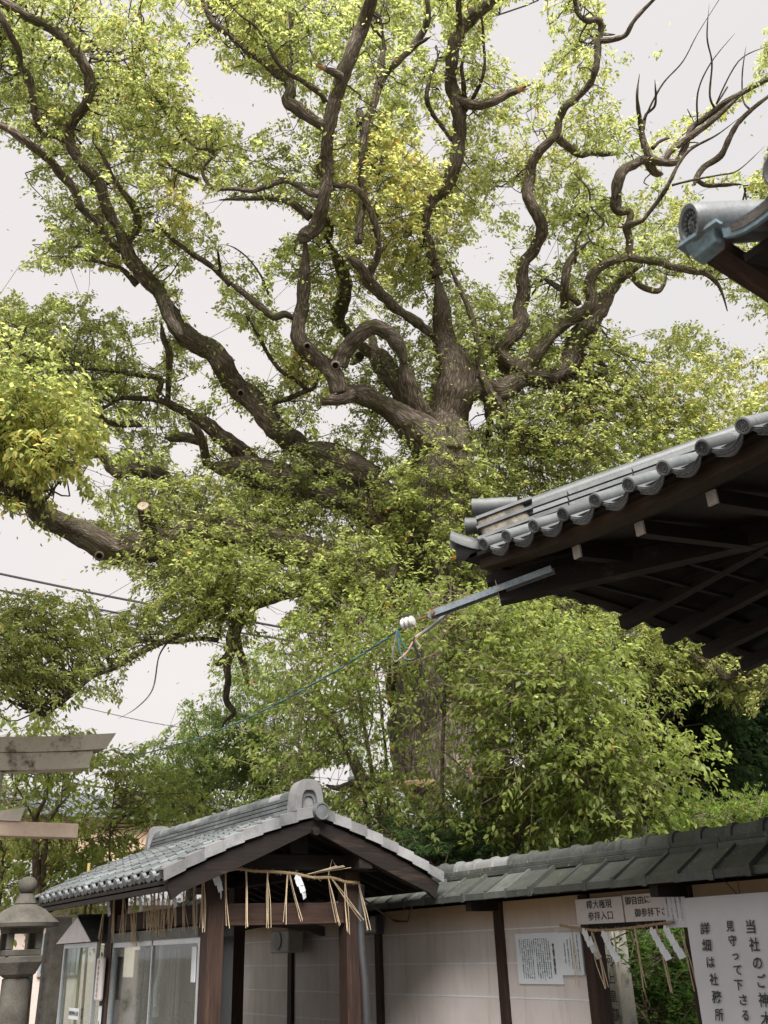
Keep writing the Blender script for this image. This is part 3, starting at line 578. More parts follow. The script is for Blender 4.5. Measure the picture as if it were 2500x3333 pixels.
for y in (ya, yb-.045): 
    for x in (gx+.08, gx+.8): MB().box(x, x+.045, y, y+.045, .0, zb-.01).build('frame_upright', M_ALU, c2)
MB().box(gx+.08, gx+.125, ya+.045, yb-.045, zb-.06, zb-.012).build('frame_rail', M_ALU, c2)
MB().box(gx+.1, gx+.105, ya+.045, yb-.045, .7, zb-.06).build('pane', M_GLASS, c2); MB().box(gx+.12, gx+.8, ya+.02, ya+.025, .7, zb-.03).build('pane', M_GLASS, c2); MB().box(gx+.12, gx+.8, yb-.03, yb-.025, .7, zb-.03).build('pane', M_GLASS, c2)
MB().box(gx+.1, gx+.84, ya, yb, 0, .7).build('base', M_METALW, c2); MB().box(gx+.8, gx+.83, ya+.05, yb-.05, .7, 1.35).build('back_panel', M_CGREY, c2)
MB().box(gx+.45, gx+.48, (ya+yb)/2-.015, (ya+yb)/2+.015, .7, zb-.01).build('mullion', M_ALU, c2)
st = MB().box(gx+.074, gx+.078, (ya+yb)/2-.22, (ya+yb)/2+.16, .93, 1.05).build('sticker', M_PAPER, c2); tx = text('新熊野神社全景', .052, (gx+.071, (ya+yb)/2-.03, .99), c2, m=M_INK)
pl = thing('name_plaque', 'long pale weathered plaque with faint characters on the far left pavilion post', 'plaque', loc=(3.9, 11.75, 1.3))
q0 = at(330, 3117, X=3.9); q1 = at(308, 3258, X=3.9); 
MB().box(3.88, 3.93, q0[1]-.1, q0[1]+.1, q1[2], q0[2]).build('board', M_BOARD, pl, bevel=.02); text('\n'.join('奉納御神前講中'), .055, (3.876, q0[1], (q1[2]+q0[2])/2), pl, m=M_CGREY, space=1.05)
pl2 = thing('paper_strip', 'narrow white paper strip with vertical writing below the pale plaque', 'notice', loc=(3.9, 11.7, .9)); MB().box(3.93, 3.94, q0[1]-.05, q0[1]+.03, .62, q1[2]-.05).build('board', M_PAPER, pl2); text('\n'.join('手を触れないで'), .04, (3.926, q0[1]-.01, .8), pl2, space=1.0)
# tall inscribed stone left
a0 = at(188, 2990, X=4.3); print('pillar', a0)
lp = thing('tall_stone_marker', 'tall grey inscribed stone pillar between the lantern and the gabled cabinet', 'stone pillar', loc=(4.3, a0[1], 0))
def pil(x0, x1, y0, y1, h, k=.9):
    q = MB(); cx, c_ = (x0+x1)/2, (y0+y1)/2
    q.hexa([(x0, y0, 0), (x1, y0, 0), (x1, y1, 0), (x0, y1, 0)]+[(cx+(x-cx)*k, c_+(y-c_)*k, h) for x, y in ((x0, y0), (x1, y0), (x1, y1), (x0, y1))]); return q
pa = at(128, 3333, X=3.5); pb = at(165, 3000, X=3.5)
pil(4.2, 4.5, a0[1]-.16, a0[1]+.3, a0[2]+.02, .88).build('shaft', M_STONE_D, lp, bevel=.02)
for i, ch in enumerate('新熊野神社参道講中寄進'): text(ch, .09, (4.197+.0015*(11-i)*0, a0[1]+.07, a0[2]-.2-.12*i), lp, m=M_CARVE_SHADE)
#@@LANTERN
lc = at(76, 3000, D=8.3); LX, LY = lc[0], lc[1]; print('lantern', lc)
lan = thing('stone_lantern', 'mossy stone lantern with curved cap and square light window at lower left', 'stone lantern', loc=(LX, LY, 0))
def sq(prof, n=6, rot=0, m=M_STONE_D, name='x', bev=.01, pw_=1):
    q = MB(); b0 = 0
    for r, h in prof:
        for k in range(n): a = rot+2*math.pi*k/n; q.v.append((LX+r*math.cos(a), LY+r*math.sin(a), h))
    for i in range(len(prof)-1):
        for k in range(n): k2 = (k+1) % n; q.f.append((i*n+k, i*n+k2, (i+1)*n+k2, (i+1)*n+k)); q.m.append(0)
    q.f.append(tuple(range(n))[::-1]); q.m.append(0); q.f.append(tuple(range((len(prof)-1)*n, len(prof)*n))); q.m.append(0)
    return q.build(name, m, lan, n > 8, bevel=bev)
def zl(y_, x_=62): return at(x_, y_, D=8.3)[2]
z_eave, z_capt, z_fb, z_fbb, z_pl = zl(3010), zl(2948), zl(3015), zl(3112), zl(3182)
rr = .27
sq([(.17, 0), (.17, .1), (.13, .14), (.12, z_pl)], 16, name='shaft')
sq([(.12, z_pl-.0), (.17, z_pl+.03), (.225, z_fbb-.05), (.225, z_fbb)], 6, .3, name='platform')
# firebox with windows: four corner pieces and a rim
fb = MB(); s_ = .15
for ax_, ay_ in ((-1, -1), (1, -1), (1, 1), (-1, 1)):
    fb.box(LX+min(ax_*s_, ax_*(s_-.055)), LX+max(ax_*s_, ax_*(s_-.055)), LY+min(ay_*s_, ay_*(s_-.055)), LY+max(ay_*s_, ay_*(s_-.055)), z_fbb+.05, z_fb-.06)
fb.box(LX-s_, LX+s_, LY-s_, LY+s_, z_fbb, z_fbb+.05); fb.box(LX-s_, LX+s_, LY-s_, LY+s_, z_fb-.06, z_fb)
fbo = fb.build('firebox', M_STONE_D, lan, bevel=.008); 
sq([(.2, z_eave-.035), (rr*1.12, z_eave-.02), (rr*1.15, z_eave+.01), (.25, z_eave+.06), (.18, z_eave+.12), (.11, z_capt), (.09, z_capt+.01)], 24, .1, name='cap', bev=0)
sq([(.085, z_capt), (.095, z_capt+.02), (.07, z_capt+.08), (.065, z_capt+.1)], 16, name='finial_base', bev=0)
sq([(.04, z_capt+.1), (.065, z_capt+.115), (.083, z_capt+.16), (.08, z_capt+.2), (.05, z_capt+.235), (.015, z_capt+.245)], 20, name='finial', bev=0)
#@@TORII
TY = 14.37
tor = thing('stone_gate', 'granite torii gate with upswept lintel cut off by the left frame edge', 'torii', loc=(2.0, TY, 0))
def kas(x0, x1, zf0, zf1, hy, m, nm, n=20, slant=.06):
    q = MB(); b = []; t = []
    for k in range(n+1):
        x = x0+(x1-x0)*k/n; b.append((x-(slant if k == n else 0)*1 , zf0(x))); t.append((x+(slant if k == n else 0), zf1(x)))
    for k in range(n):
        q.hexa([(b[k][0], TY-hy, b[k][1]), (b[k+1][0], TY-hy, b[k+1][1]), (b[k+1][0], TY+hy, b[k+1][1]), (b[k][0], TY+hy, b[k][1]), (t[k][0], TY-hy*1.15, t[k][1]), (t[k+1][0], TY-hy*1.15, t[k+1][1]), (t[k+1][0], TY+hy*1.15, t[k+1][1]), (t[k][0], TY+hy*1.15, t[k][1])])
    return q.build(nm, m, tor)
cur = lambda x: .23*(max(0, abs(x-1.0)-.5)/3.1)**2
MB_ = kas(-2.55, 4.53, lambda x: 4.24+cur(x), lambda x: 4.44+cur(x)*1.15, .21, M_STONE, 'upper_lintel')
kas(-2.2, 4.26, lambda x: 4.0+cur(x)*.9, lambda x: 4.236+cur(x)*.95, .16, M_STONE, 'lower_lintel', slant=.02)
MB().box(-2.2, 4.2, TY-.11, TY+.11, 3.17, 3.37).build('tie_beam', M_STONE_P, tor, bevel=.012)
for x in (-.93, 2.93): MB().lathe([(.2, 0), (.17, 2), (.15, 4.03)], (x, TY, 0), 24).build('pillar', M_STONE, tor, True)
MB().hexa([(3.09, TY-.15, 3.375), (3.5, TY-.15, 3.375), (3.5, TY+.15, 3.375), (3.09, TY+.15, 3.375), (3.09, TY-.15, 3.50), (3.46, TY-.15, 3.46), (3.46, TY+.15, 3.46), (3.09, TY+.15, 3.5)]) if False else None
wq = MB(); wq.hexa([(3.06, TY-.14, 3.372), (3.36, TY-.14, 3.372), (3.36, TY+.14, 3.372), (3.06, TY+.14, 3.372), (3.06, TY-.14, 3.5), (3.41, TY-.14, 3.56), (3.41, TY+.14, 3.56), (3.06, TY+.14, 3.5)]); wq.build('wedge', M_STONE, tor)
MB().box(.8, 1.2, TY-.12, TY+.12, 3.37, 4.02).build('centre_strut', M_STONE, tor)
#@@HALL
HX, HY = 4.28, 5.26
ZQ = [(x_q, y_q) for x_q, y_q in ((1582, 1768), (1657, 1744), (1745, 1709), (1840, 1670), (1945, 1626), (2054, 1575), (2167, 1522), (2294, 1454), (2426, 1383))]
zq = np.array([at(a, b, X=HX) for a, b in ZQ]); pf = np.polyfit(zq[:, 1], zq[:, 2], 2); ZEY = np.linspace(-1.5, 5.4, 60); ZEZ = np.where(ZEY < 2.5, np.polyval(pf, 2.5), np.polyval(pf, ZEY))
hall = thing('main_hall', 'shrine hall with deep dark timber eaves and ornamental grey roof tiles at right', 'building', loc=(7.5, 1, 0))
def ze(t): return float(np.interp(t, ZEY, ZEZ))       # front eave tile centre height by Y
def zs(x): return float(np.interp(x, [4.28, 5.965, 6.5, 7.02, 7.53, 8.5, 9.8], [4.36, 4.25, 4.19, 4.13, 4.08, 4.03, 4.0]))       # side eave by X
SL = .45
# round eave tile: local +x runs up the roof
def eave_round(sgn=1):
    m = MB(); r = .047
    m.lathe([(r, 0), (r, .3)], (0, 0, 0), 18, axis=(1, 0, 0)); m.lathe([(r, 0), (r+.004, -.012), (r+.002, -.03), (r-.009, -.034), (r-.013, -.02), (0.0, -.02)], (0, 0, 0), 24, axis=(1, 0, 0), caps=False)
    for k in range(12):
        a = k*math.pi/6; m.lathe([(.0042, -.031), (.0042, -.02)], (0, math.cos(a)*.027, math.sin(a)*.027), 6, axis=(1, 0, 0))
    for k in range(3):
        a0_ = k*math.pi*2/3; pts = [(-.024, math.cos(a0_+q*.5)*(.004+.003*q), math.sin(a0_+q*.5)*(.004+.003*q)) for q in range(5)]; m.tube(pts, [.007, .006, .005, .003, .002], 5)
    return m.mesh('round_eave_tile', M_TILE_H, True)
def eave_flat(wd=.28):
    m = MB(); js = np.linspace(-1, 1, 11); f = lambda v: .012-.072*(1-v*v)
    m.sheet([[(x, v*wd/2, f(v)) for v in js] for x in (-.02, .3)], .015, 0, (0, 0, 1))
    js = np.linspace(-.86, .86, 11); m.sheet([[(-.02, v*wd/2, f(v)+.0) for v in js], [(-.02, v*wd/2*.9, f(v)-.06*(1-.5*v*v)) for v in js]], .014, 0, (-1, 0, 0))
    js2 = np.linspace(-.66, .66, 9)
    for q0_, q1_ in ((-.008, -.013), (-.046, -.051)): m.sheet([[(-.028, v*wd/2, f(v)+q0_) for v in js2], [(-.028, v*wd/2*.97, f(v)+q1_) for v in js2]], .006, 0, (-1, 0, 0))
    for k in range(6):
        v = -.5+k*.2; m.tube([(-.026, (v-.08)*wd/2, f(v)-.034), (-.026, v*wd/2, f(v)-.026+.006*(k % 2)), (-.026, (v+.08)*wd/2, f(v)-.034)], .0035, 4)
    return m.mesh('flat_eave_tile', M_TILE_H, True)
er, ef = eave_round(), eave_flat()
inv = Matrix.Translation(hall['wloc']).inverted()
def put(nm, me, M): o = link(nm, me, hall); o.matrix_parent_inverse = inv; o.matrix_basis = M; return o
pitch = math.atan(SL)
ydisc = [float(q) for q in zq[:, 1]]+[zq[-1, 1]-.28*k for k in range(1, 12)]; print('ydisc', ydisc[:9], [ze(y) for y in ydisc[:9]])
for k, y in enumerate(ydisc):
    M = Matrix.Translation((HX, y, ze(y))) @ Matrix.Rotation(-pitch, 4, 'Y'); put('round_eave_tile', er, M)
    y2 = y-.14; dz = (ze(y-.28)-ze(y)); M = Matrix.Translation((HX+.01, y2, (ze(y)+ze(y-.28))/2-.0)) @ Matrix.Rotation(math.atan2(-dz, .28), 4, 'X') @ Matrix.Rotation(-pitch, 4, 'Y'); put('flat_eave_tile', ef, M)
    # cover row up the slope
    L = min(4.5, max(.4, (HY-y)))  # up to the hip
    if L > .45: m = MB(); m.tube([(HX+.28*math.cos(pitch), y, ze(y)+.28*math.sin(pitch)), (HX+L, y, ze(y)+L*SL)], .048, 10); m.build('cover_tile_row', M_TILE_H, hall, True)
xdisc = [HX+.35+.28*k for k in range(19)]
for x in xdisc:
    M = Matrix.Translation((x, HY, zs(x))) @ Matrix.Rotation(math.pi/2*3, 4, 'Z') @ Matrix.Rotation(-pitch, 4, 'Y'); put('round_eave_tile', er, M)
    M = Matrix.Translation((x+.14, HY-.01, zs(x+.14))) @ Matrix.Rotation(math.pi/2*3, 4, 'Z') @ Matrix.Rotation(-pitch, 4, 'Y'); put('flat_eave_tile', ef, M)
# roof bed planes
m = MB(); m.sheet([[(HX+.0+d, y if y < HY-d else HY-d, ze(min(y, HY-.0))*1-.06+d*SL) for d in (.14, 1, 2, 3, 4.2)] for y in np.linspace(-1.2, HY, 12)], .04, 0, (0, 0, 1)); m.build('front_roof_bed', M_TILE_H, hall)
m = MB(); m.sheet([[(x if x > HX+d else HX+d, HY-d, zs(max(x, HX))-.06+d*SL) for d in (.14, 1, 2, 3, 4.2)] for x in np.linspace(HX, 9.9, 12)], .04, 0, (0, 0, 1)); m.build('side_roof_bed', M_TILE_H, hall)
# corner upturned tile
ctz = ze(HY)
m = MB(); ring = []
for k in range(9):
    t = k/8; c = V((HX+.2-.26*t+.0, HY-.22+.2*t, ctz-.02+.0*t+.11*t*t)); d = Vector((-1, .75, .25)).normalized(); e = d.cross(Vector((0, 0, 1))).normalized(); u = e.cross(d)
    w_ = .105*(1-.25*t); ring.append([c+e*w_*math.cos(a)+u*w_*.95*math.sin(a) for a in np.linspace(-.25, math.pi+.25, 11)])
m.sheet(ring, .012, 0, (0, 0, 1)); m.build('corner_tile', M_TILE_H, hall, True)
# hip ridge
def hp(s, z=0, off=0): s -= .13; return Vector((HX+s+off*.7071, HY-s+off*.7071, ctz-.11+s*SL*.92-.05*s*(1 if s < 1.2 else 1)+z))
for k, (hw_, z0) in enumerate(((.17, .0), (.16, .055), (.15, .11), (.14, .165), (.13, .22))):
    n = 12; s0 = .42; Ls = .36
    for j in range(n):
        a, b = hp(s0+j*Ls, z0), hp(s0+(j+1)*Ls-.008, z0); MB().beam(a, b, hw_*2, .034).build('hip_course_tile', M_TILE_H if (j+k) % 3 else M_TILE, hall)
MB().beam(hp(.45, .1), hp(4.6, .1), .2, .26).build('hip_core', M_MORTAR, hall)
m = MB(); m.tube([hp(.42, .27), hp(4.7, .27)], .075, 12); m.build('hip_cover_tile', M_TILE, hall, True)
m = MB(); m.beam(hp(.3, .09), hp(.56, .12), .36, .3); m.build('hip_end_block', M_MORTAR, hall, bevel=.03)
for z_ in (.08, .17, .25): MB().beam(hp(.27, z_), hp(.58, z_+.01), .39, .024).build('hip_end_course', M_TILE_H, hall)
d_ = Vector((-.7071, .7071, .06))
for c, L in ((hp(.5, .33), .36), (hp(.34, .24), .2), (hp(.28, .04), .2)):
    b = c+d_*L; m = MB(); m.lathe([(.062, 0), (.066, L*.9), (.07, L), (.05, L), (.045, L-.05), (0, L-.06)], c, 18, axis=tuple(d_), caps=False); m.build('hip_end_cap_tile', M_TILE_H, hall, True)
# timbers: fascia boards along the front eave
def run(name, mt, x0, x1, dz0, dz1, yend, zf=ze, n=14):
    m = MB(); ysn = np.linspace(-1.2, yend, n)
    for i in range(n-1):
        a, b = ysn[i], ysn[i+1]
        m.hexa([(x0, a, zf(a)+dz0), (x1, a, zf(a)+dz0), (x1, b, zf(b)+dz0), (x0, b, zf(b)+dz0), (x0, a, zf(a)+dz1), (x1, a, zf(a)+dz1), (x1, b, zf(b)+dz1), (x0, b, zf(b)+dz1)])
    return m.build(name, mt, hall)
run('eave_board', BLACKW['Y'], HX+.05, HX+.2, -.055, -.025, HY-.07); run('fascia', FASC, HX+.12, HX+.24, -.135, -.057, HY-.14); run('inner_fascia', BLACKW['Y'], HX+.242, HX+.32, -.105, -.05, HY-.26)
def runx(name, mt, y0, y1, dz0, dz1, xs_, zf=zs, n=14):
    m = MB(); X_ = np.linspace(xs_, 9.8, n)
    for i in range(n-1):
        a, b = X_[i], X_[i+1]
        m.hexa([(a, y0, zf(a)+dz0), (b, y0, zf(b)+dz0), (b, y1, zf(b)+dz0), (a, y1, zf(a)+dz0), (a, y0, zf(a)+dz1), (b, y0, zf(b)+dz1), (b, y1, zf(b)+dz1), (a, y1, zf(a)+dz1)])
    return m.build(name, mt, hall)
runx('eave_board', BLACKW['X'], HY-.2, HY-.05, -.055, -.025, HX+.05); runx('fascia', WOOD['X'], HY-.24, HY-.12, -.135, -.057, HX+.245)
# soffits
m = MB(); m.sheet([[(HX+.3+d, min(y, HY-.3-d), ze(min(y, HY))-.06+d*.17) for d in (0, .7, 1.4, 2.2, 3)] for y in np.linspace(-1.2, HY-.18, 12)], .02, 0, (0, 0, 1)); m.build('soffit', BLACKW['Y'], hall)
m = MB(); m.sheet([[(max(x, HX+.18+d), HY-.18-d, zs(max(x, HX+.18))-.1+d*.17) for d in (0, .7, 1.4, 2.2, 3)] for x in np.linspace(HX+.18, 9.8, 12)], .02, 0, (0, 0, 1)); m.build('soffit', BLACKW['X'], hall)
for k in range(10):   # front rafters with white painted ends
    y = 4.31-.585*k; zt = ze(y)-.16; r = MB().beam((HX+.36, y, zt+.02), (HX+3.1, y, zt+.02+.35), .075, .1).build('rafter', BLACKW['X'], hall)
    MB().beam((HX+.34, y, zt+.019), (HX+.358, y, zt+.02), .07, .09).build('white_rafter_end', M_WEND, r)
for k in range(7):
    x = 5.965+.52*k; zt = zs(x)-.125; MB().beam((x, HY-.12, zt-.1), (x, HY-3.0, zt-.1+.4), .09, .11).build('rafter', WOOD['Y'], hall)
for k in range(9): # battens on side soffit
    d = .4+.3*k; zt = zs(7)-.16+d*.17; MB().beam((HX+.3+d, HY-.18-d, zt-.01+.1*max(0, 1-d)), (9.7, HY-.18-d, zt-.01), .035, .03).build('soffit_batten', BLACKW['X'], hall)
# hip rafter
ha = at(1641, 1928, Y=5.0); print('hiprafter', ha)
h0 = V((HX+.22, HY-.22, ctz-.37)); hd = Vector((.7071, -.7071, .13))
MB().beam(h0, h0+hd*4.2, .13, .17).build('hip_rafter', WOOD['X'], hall); MB().beam(h0+Vector((-.06, .06, .105)), h0+hd*4.2+Vector((0, 0, .14)), .11, .06).build('upper_hip_rafter', WOOD['X'], hall)
MB().beam(h0-hd*.006, h0-hd*.001, .132, .172).build('hip_rafter_end', M_WEND, hall)
# body: outside the frame, carries the roof
MB().box(6.6, 9.7, -1.0, 3.3, 0, 4.5).build('body_wall', BLACKW['Z'], hall)
for x, y in ((6.52, 3.38), (6.52, 1.2), (6.52, -.9), (8.2, 3.38), (9.7, 3.38)): MB().lathe([(.13, 0), (.12, 4.4)], (x, y, 0), 16).build('column', WOOD['Z'], hall, True)
# service bracket, insulator and cables
br_ = thing('steel_bracket', 'galvanised steel channel bracket bolted under the corner of the hall eaves', 'bracket', loc=h0)
b1 = V(at(1795, 1855, Y=4.72)); b1 = h0+hd*.75+Vector((-.08, -.08, -.03)); 
ba = V(at(1398, 2004, D=7.25)); bb = V(at(1800, 1854, D=6.86)); print('bracket', ba, bb, h0)
bd = (bb-ba).normalized(); bs_ = bd.cross(Vector((0, 0, 1))).normalized(); bu = bs_.cross(bd)
m = MB(); m.beam(ba, bb, .054, .006); m.build('web', M_GALV, br_)
MB().beam(ba+bs_*-.03+bu*.0, bb+bs_*-.03, .006, .05).build('flange', M_GALV, br_); MB().beam(ba+bs_*.03, bb+bs_*.03, .006, .05).build('flange', M_GALV, br_)
for k in range(9): p = ba+(bb-ba)*(.08+.1*k); MB().lathe([(.011, -.016), (.011, .016)], p+bs_*.036*(-1), 8, axis=tuple(bs_)).build('bolt', M_GALV, br_)
MB().lathe([(.018, -.05), (.018, .05)], ba+bd*.05, 8, axis=tuple(bs_)).build('eye_bolt', M_RUST, br_)
ch = thing('insulator', 'white ribbed ceramic insulator hanging from the steel bracket by a rusty chain', 'insulator', loc=ba)
ic = V(at(1328, 2027, D=7.35)); idr = (ba-ic).normalized()
pr_i = [(.02, -.075), (.05, -.065), (.058, -.05), (.05, -.035), (.035, -.03), (.05, -.02), (.06, 0), (.05, .018), (.035, .022), (.05, .03), (.056, .05), (.045, .068), (.02, .075)]
pr_i = [(a_*.8, b_*.8) for a_, b_ in pr_i]
MB().lathe(pr_i, ic, 20, axis=tuple(idr)).build('ceramic_body', M_CERAM, ch, True)
MB().tube([ic-idr*.085+bu*.0, ic-idr*.08+Vector((0, 0, .07)), ic+idr*.1+Vector((0, 0, .06)), ic+idr*.12], .008, 6).build('clevis', M_DARKM, ch); MB().tube([ic+idr*.1, (ic+ba)/2+idr*.02+Vector((0, 0, .0)), ba], .009, 6).build('chain', M_RUST, ch)
def cable(name, label, pts, r, m, n=8, per=8, cat='cable', group=None): o = MB().tube(smooth_path(pts, per), r, n).build(name, m, None, True); return tag(o, label, cat, group)
D1 = 7.3
cable('grey_cable', 'thick grey sheathed cable drooping from the steel bracket', [at(x, y, D=D1) for x, y in ((1462, 1990), (1440, 2010), (1410, 2036), (1375, 2060))], .014, M_CGREY)
cable('pink_wire', 'pink wire leaving the grey cable in a drooping loop', [at(x, y, D=D1) for x, y in ((1376, 2060), (1350, 2082), (1330, 2115), (1318, 2130), (1300, 2145))], .008, M_CPINK)
cable('beige_wire', 'short curled beige wire end below the grey cable', [at(x, y, D=D1) for x, y in ((1374, 2058), (1352, 2075), (1358, 2092), (1368, 2105), (1362, 2113))], .008, M_CBEIGE)
cable('dark_wire', 'black taped wire loop hanging under the insulator', [at(x, y, D=D1) for x, y in ((1352, 2074), (1346, 2090), (1357, 2120), (1356, 2140), (1335, 2148), (1318, 2146))], .009, M_CBLACK)
cable('grey_wire_loop', 'long grey wire loop hanging lowest under the insulator', [at(x, y, D=D1) for x, y in ((1292, 2052), (1286, 2090), (1278, 2135), (1286, 2153), (1300, 2146), (1312, 2132))], .007, M_CGREY)
cable('blue_wire', 'blue wire drop loop hanging under the insulator', [at(x, y, D=D1) for x, y in ((1296, 2052), (1297, 2090), (1304, 2125), (1320, 2145), (1335, 2147))], .007, M_CBLUE)
cable('teal_wire', 'teal wire crossing towards the taped joint under the insulator', [at(x, y, D=D1) for x, y in ((1296, 2052), (1306, 2085), (1320, 2108), (1345, 2114))], .007, M_CTEAL)
# twisted service drop
sv = thing('service_cable', 'twisted blue green service cable sagging from the insulator towards the stone gate', 'cable', loc=ic)
A = [at(x, y, D=d) for x, y, d in ((1312, 2040, 7.35), (1240, 2090, 7.8), (1100, 2180, 8.8), (950, 2265, 10), (800, 2340, 11.5), (650, 2400, 13), (500, 2445, 14.8), (380, 2470, 16.4), (300, 2482, 17.5))]
PA = smooth_path(A, 24)
for q, mt in ((0, M_CBLUE), (2.1, M_CBLACK), (4.2, M_CTEAL)):
    L = 0; Q = []
    for i, p in enumerate(PA):
        if i: L += np.linalg.norm(PA[i]-PA[i-1])
        a = q+L*11; Q.append(V(p)+Vector((0, 0, 1))*math.cos(a)*.006+Vector((.7, -.5, 0))*math.sin(a)*.006)
    MB().tube(Q, .006, 5).build('conductor', mt, sv, True)
#@@PORCH
pc = V(at(2242, 731, D=3.0))
por = thing('porch_roof', 'blurred near porch roof corner with round end tile and copper clad beam at right edge', 'roof', loc=(3.2, .6, 0))
axd = Vector((.86, -.45, .12)).normalized()
M_ = [(.0685, 0), (.0685, .012)]
m = MB(); m.lathe([(0, .02), (.045, .02), (.052, .0), (.066, -.002), (.0695, .008), (.0685, .05), (.066, .35)], pc, 28, axis=tuple(axd), caps=False); m.build('round_end_tile', M_TILE, por, True)
e1 = axd.orthogonal().normalized(); e2 = axd.cross(e1); m = MB()
for k in range(14): a = k*math.pi/7; c = pc+axd*.012+(e1*math.cos(a)+e2*math.sin(a))*.037; m.lathe([(.005, -.006), (.005, .012)], c, 6, axis=tuple(axd))
for k in range(3): m.tube([pc+axd*.012+(e1*math.cos(a)+e2*math.sin(a))*(.006+.004*q) for q, a in enumerate(np.linspace(k*2.1, k*2.1+2.2, 6))], [.009, .008, .007, .005, .003, .002], 5)
m.build('crest_relief', M_TILE_H, por, True)
# copper clad beam: end face in the Y-Z plane, runs along +X
tl, tr, brr, bll = [V(at(x, y, D=d)) for x, y, d in ((2226, 801, 3.0), (2323, 737, 2.93), (2328, 787, 2.93), (2256, 845, 3.0))]
def shiftbeam(L): 
    return V((1, 0, -.10))*L
far = shiftbeam(2.6)
mid = shiftbeam(.05)
m = MB(); m.hexa([bll, brr, brr+mid, bll+mid, tl, tr, tr+mid, tl+mid]); m.build('copper_cap', M_COPPER, por, bevel=.004)
m = MB(); i_ = .008; m.hexa([bll+mid*.98+V((0, -i_, i_)), brr+mid*.98+V((0, i_, i_)), brr+far, bll+far, tl+mid*.98+V((0, -i_, -i_)), tr+mid*.98+V((0, i_, -i_)), tr+far, tl+far]); m.build('eave_beam', REDW['X'], por)
m = MB(); e_ = V((-.012, .02, .0)); m.hexa([tl+e_, tr+V((-.012, -.02, 0)), tr+mid+V((0, -.02, 0)), tl+mid+V((0, .02, 0)), tl+e_+V((0, 0, .012)), tr+V((-.012, -.02, .012)), tr+mid+V((0, -.02, .012)), tl+mid+V((0, .02, .012))]); m.build('drip_edge', M_COPPER, por)
# front eave flat tile to the right, then the next round tile
g0 = V(at(2350, 745, D=2.9)); g1 = V(at(2500, 640, D=2.7))
pts = [V(at(x, y, D=d)) for x, y, d in ((2345, 728, 2.9), (2375, 722, 2.85), (2410, 708, 2.8), (2450, 682, 2.76), (2490, 650, 2.72), (2530, 600, 2.68))]
m = MB(); m.sheet([[p for p in pts], [p+Vector((.0, 0, -.055)) for p in pts]], .014, 0, (-1, 0, 0)); m.build('flat_eave_tile', M_COPPER, por, True)
m = MB(); m.sheet([[p+Vector((-.004, 0, -.012)) for p in pts[1:]], [p+Vector((-.004, 0, -.04)) for p in pts[1:]]], .01, 0, (-1, 0, 0)); m.build('vine_relief', M_STONE_D, por, True)
m = MB(); m.sheet([[p for p in pts], [p+Vector((.9, 0, .35)) for p in pts]], .02, 0, (0, 0, 1)); m.build('pan_tile', M_TILE_H, por, True)
m = MB(); nc = V(at(2552, 540, D=2.65)); m.lathe([(0, .0), (.05, .0), (.058, -.006), (.066, 0), (.064, .5)], nc, 28, axis=(.95, 0, .3), caps=False); m.build('round_end_tile', M_TILE_L, por, True)
m = MB(); zc = pts[0].z; m.sheet([[(2.24, 1.24, zc-.1), (5.0, 1.24, zc+.6)], [(2.24, -1.6, zc-.02), (5.0, -1.6, zc+.6)]], .03, 0, (0, 0, 1)); m.build('soffit', BLACKW['X'], por)
m = MB(); m.sheet([[(2.3, 1.2, zc+.03), (5.0, 1.2, zc+.95)], [(2.3, -1.6, zc+.06), (5.0, -1.6, zc+.95)]], .03, 0, (0, 0, 1)); m.build('roof_slope', M_TILE_H, por)
MB().box(2.6, 2.75, .1, .25, 0, zc-.05).build('column', WOOD['Z'], por, bevel=.01)
#@@SMALL SHRINE BEHIND WALL
ss = thing('small_shrine', 'small dark building with seamed metal roof among the shrubs behind the wall', 'building', loc=(11, 9.3, 0))
pe = at(2010, 2690, D=12.5); print('shrine', pe)
sx0, sx1, sy0, sy1 = pe[0]-1.0, pe[0]+.8, pe[1]-1.3, pe[1]+.2
zt = pe[2]-.13; ym = (sy0+sy1)/2
MB().box(sx0+.5, sx1-.4, sy0+.4, sy1-.4, 0, zt-.55).build('body', BLACKW['Z'], ss)
xm = (sx0+sx1)/2
for s in (-1, 1):
    m = MB(); m.sheet([[(xm, y, zt+.1), (xm+s*(sx1-sx0)/2, y, zt-.62)] for y in (sy0, sy1)], .04, 0, (0, 0, 1)); m.build('roof_sheet', M_ROOFG, ss)
    for k in range(9): y = sy0+.03+(sy1-sy0-.06)*k/8; MB().beam((xm, y, zt+.125), (xm+s*(sx1-sx0)/2, y, zt-.595), .035, .04).build('roof_seam', M_DARKM, ss)
    MB().beam((xm, sy1-.02, zt), (xm+s*(sx1-sx0)/2, sy1-.02, zt-.72), .04, .14).build('bargeboard', BLACKW['X'], ss)
    MB().beam((xm, sy0+.02, zt), (xm+s*(sx1-sx0)/2, sy0+.02, zt-.72), .04, .14).build('bargeboard', BLACKW['X'], ss)
MB().box(xm-.05, xm+.05, sy0-.02, sy1+.02, zt+.1, zt+.18).build('ridge_cap', M_DARKM, ss)
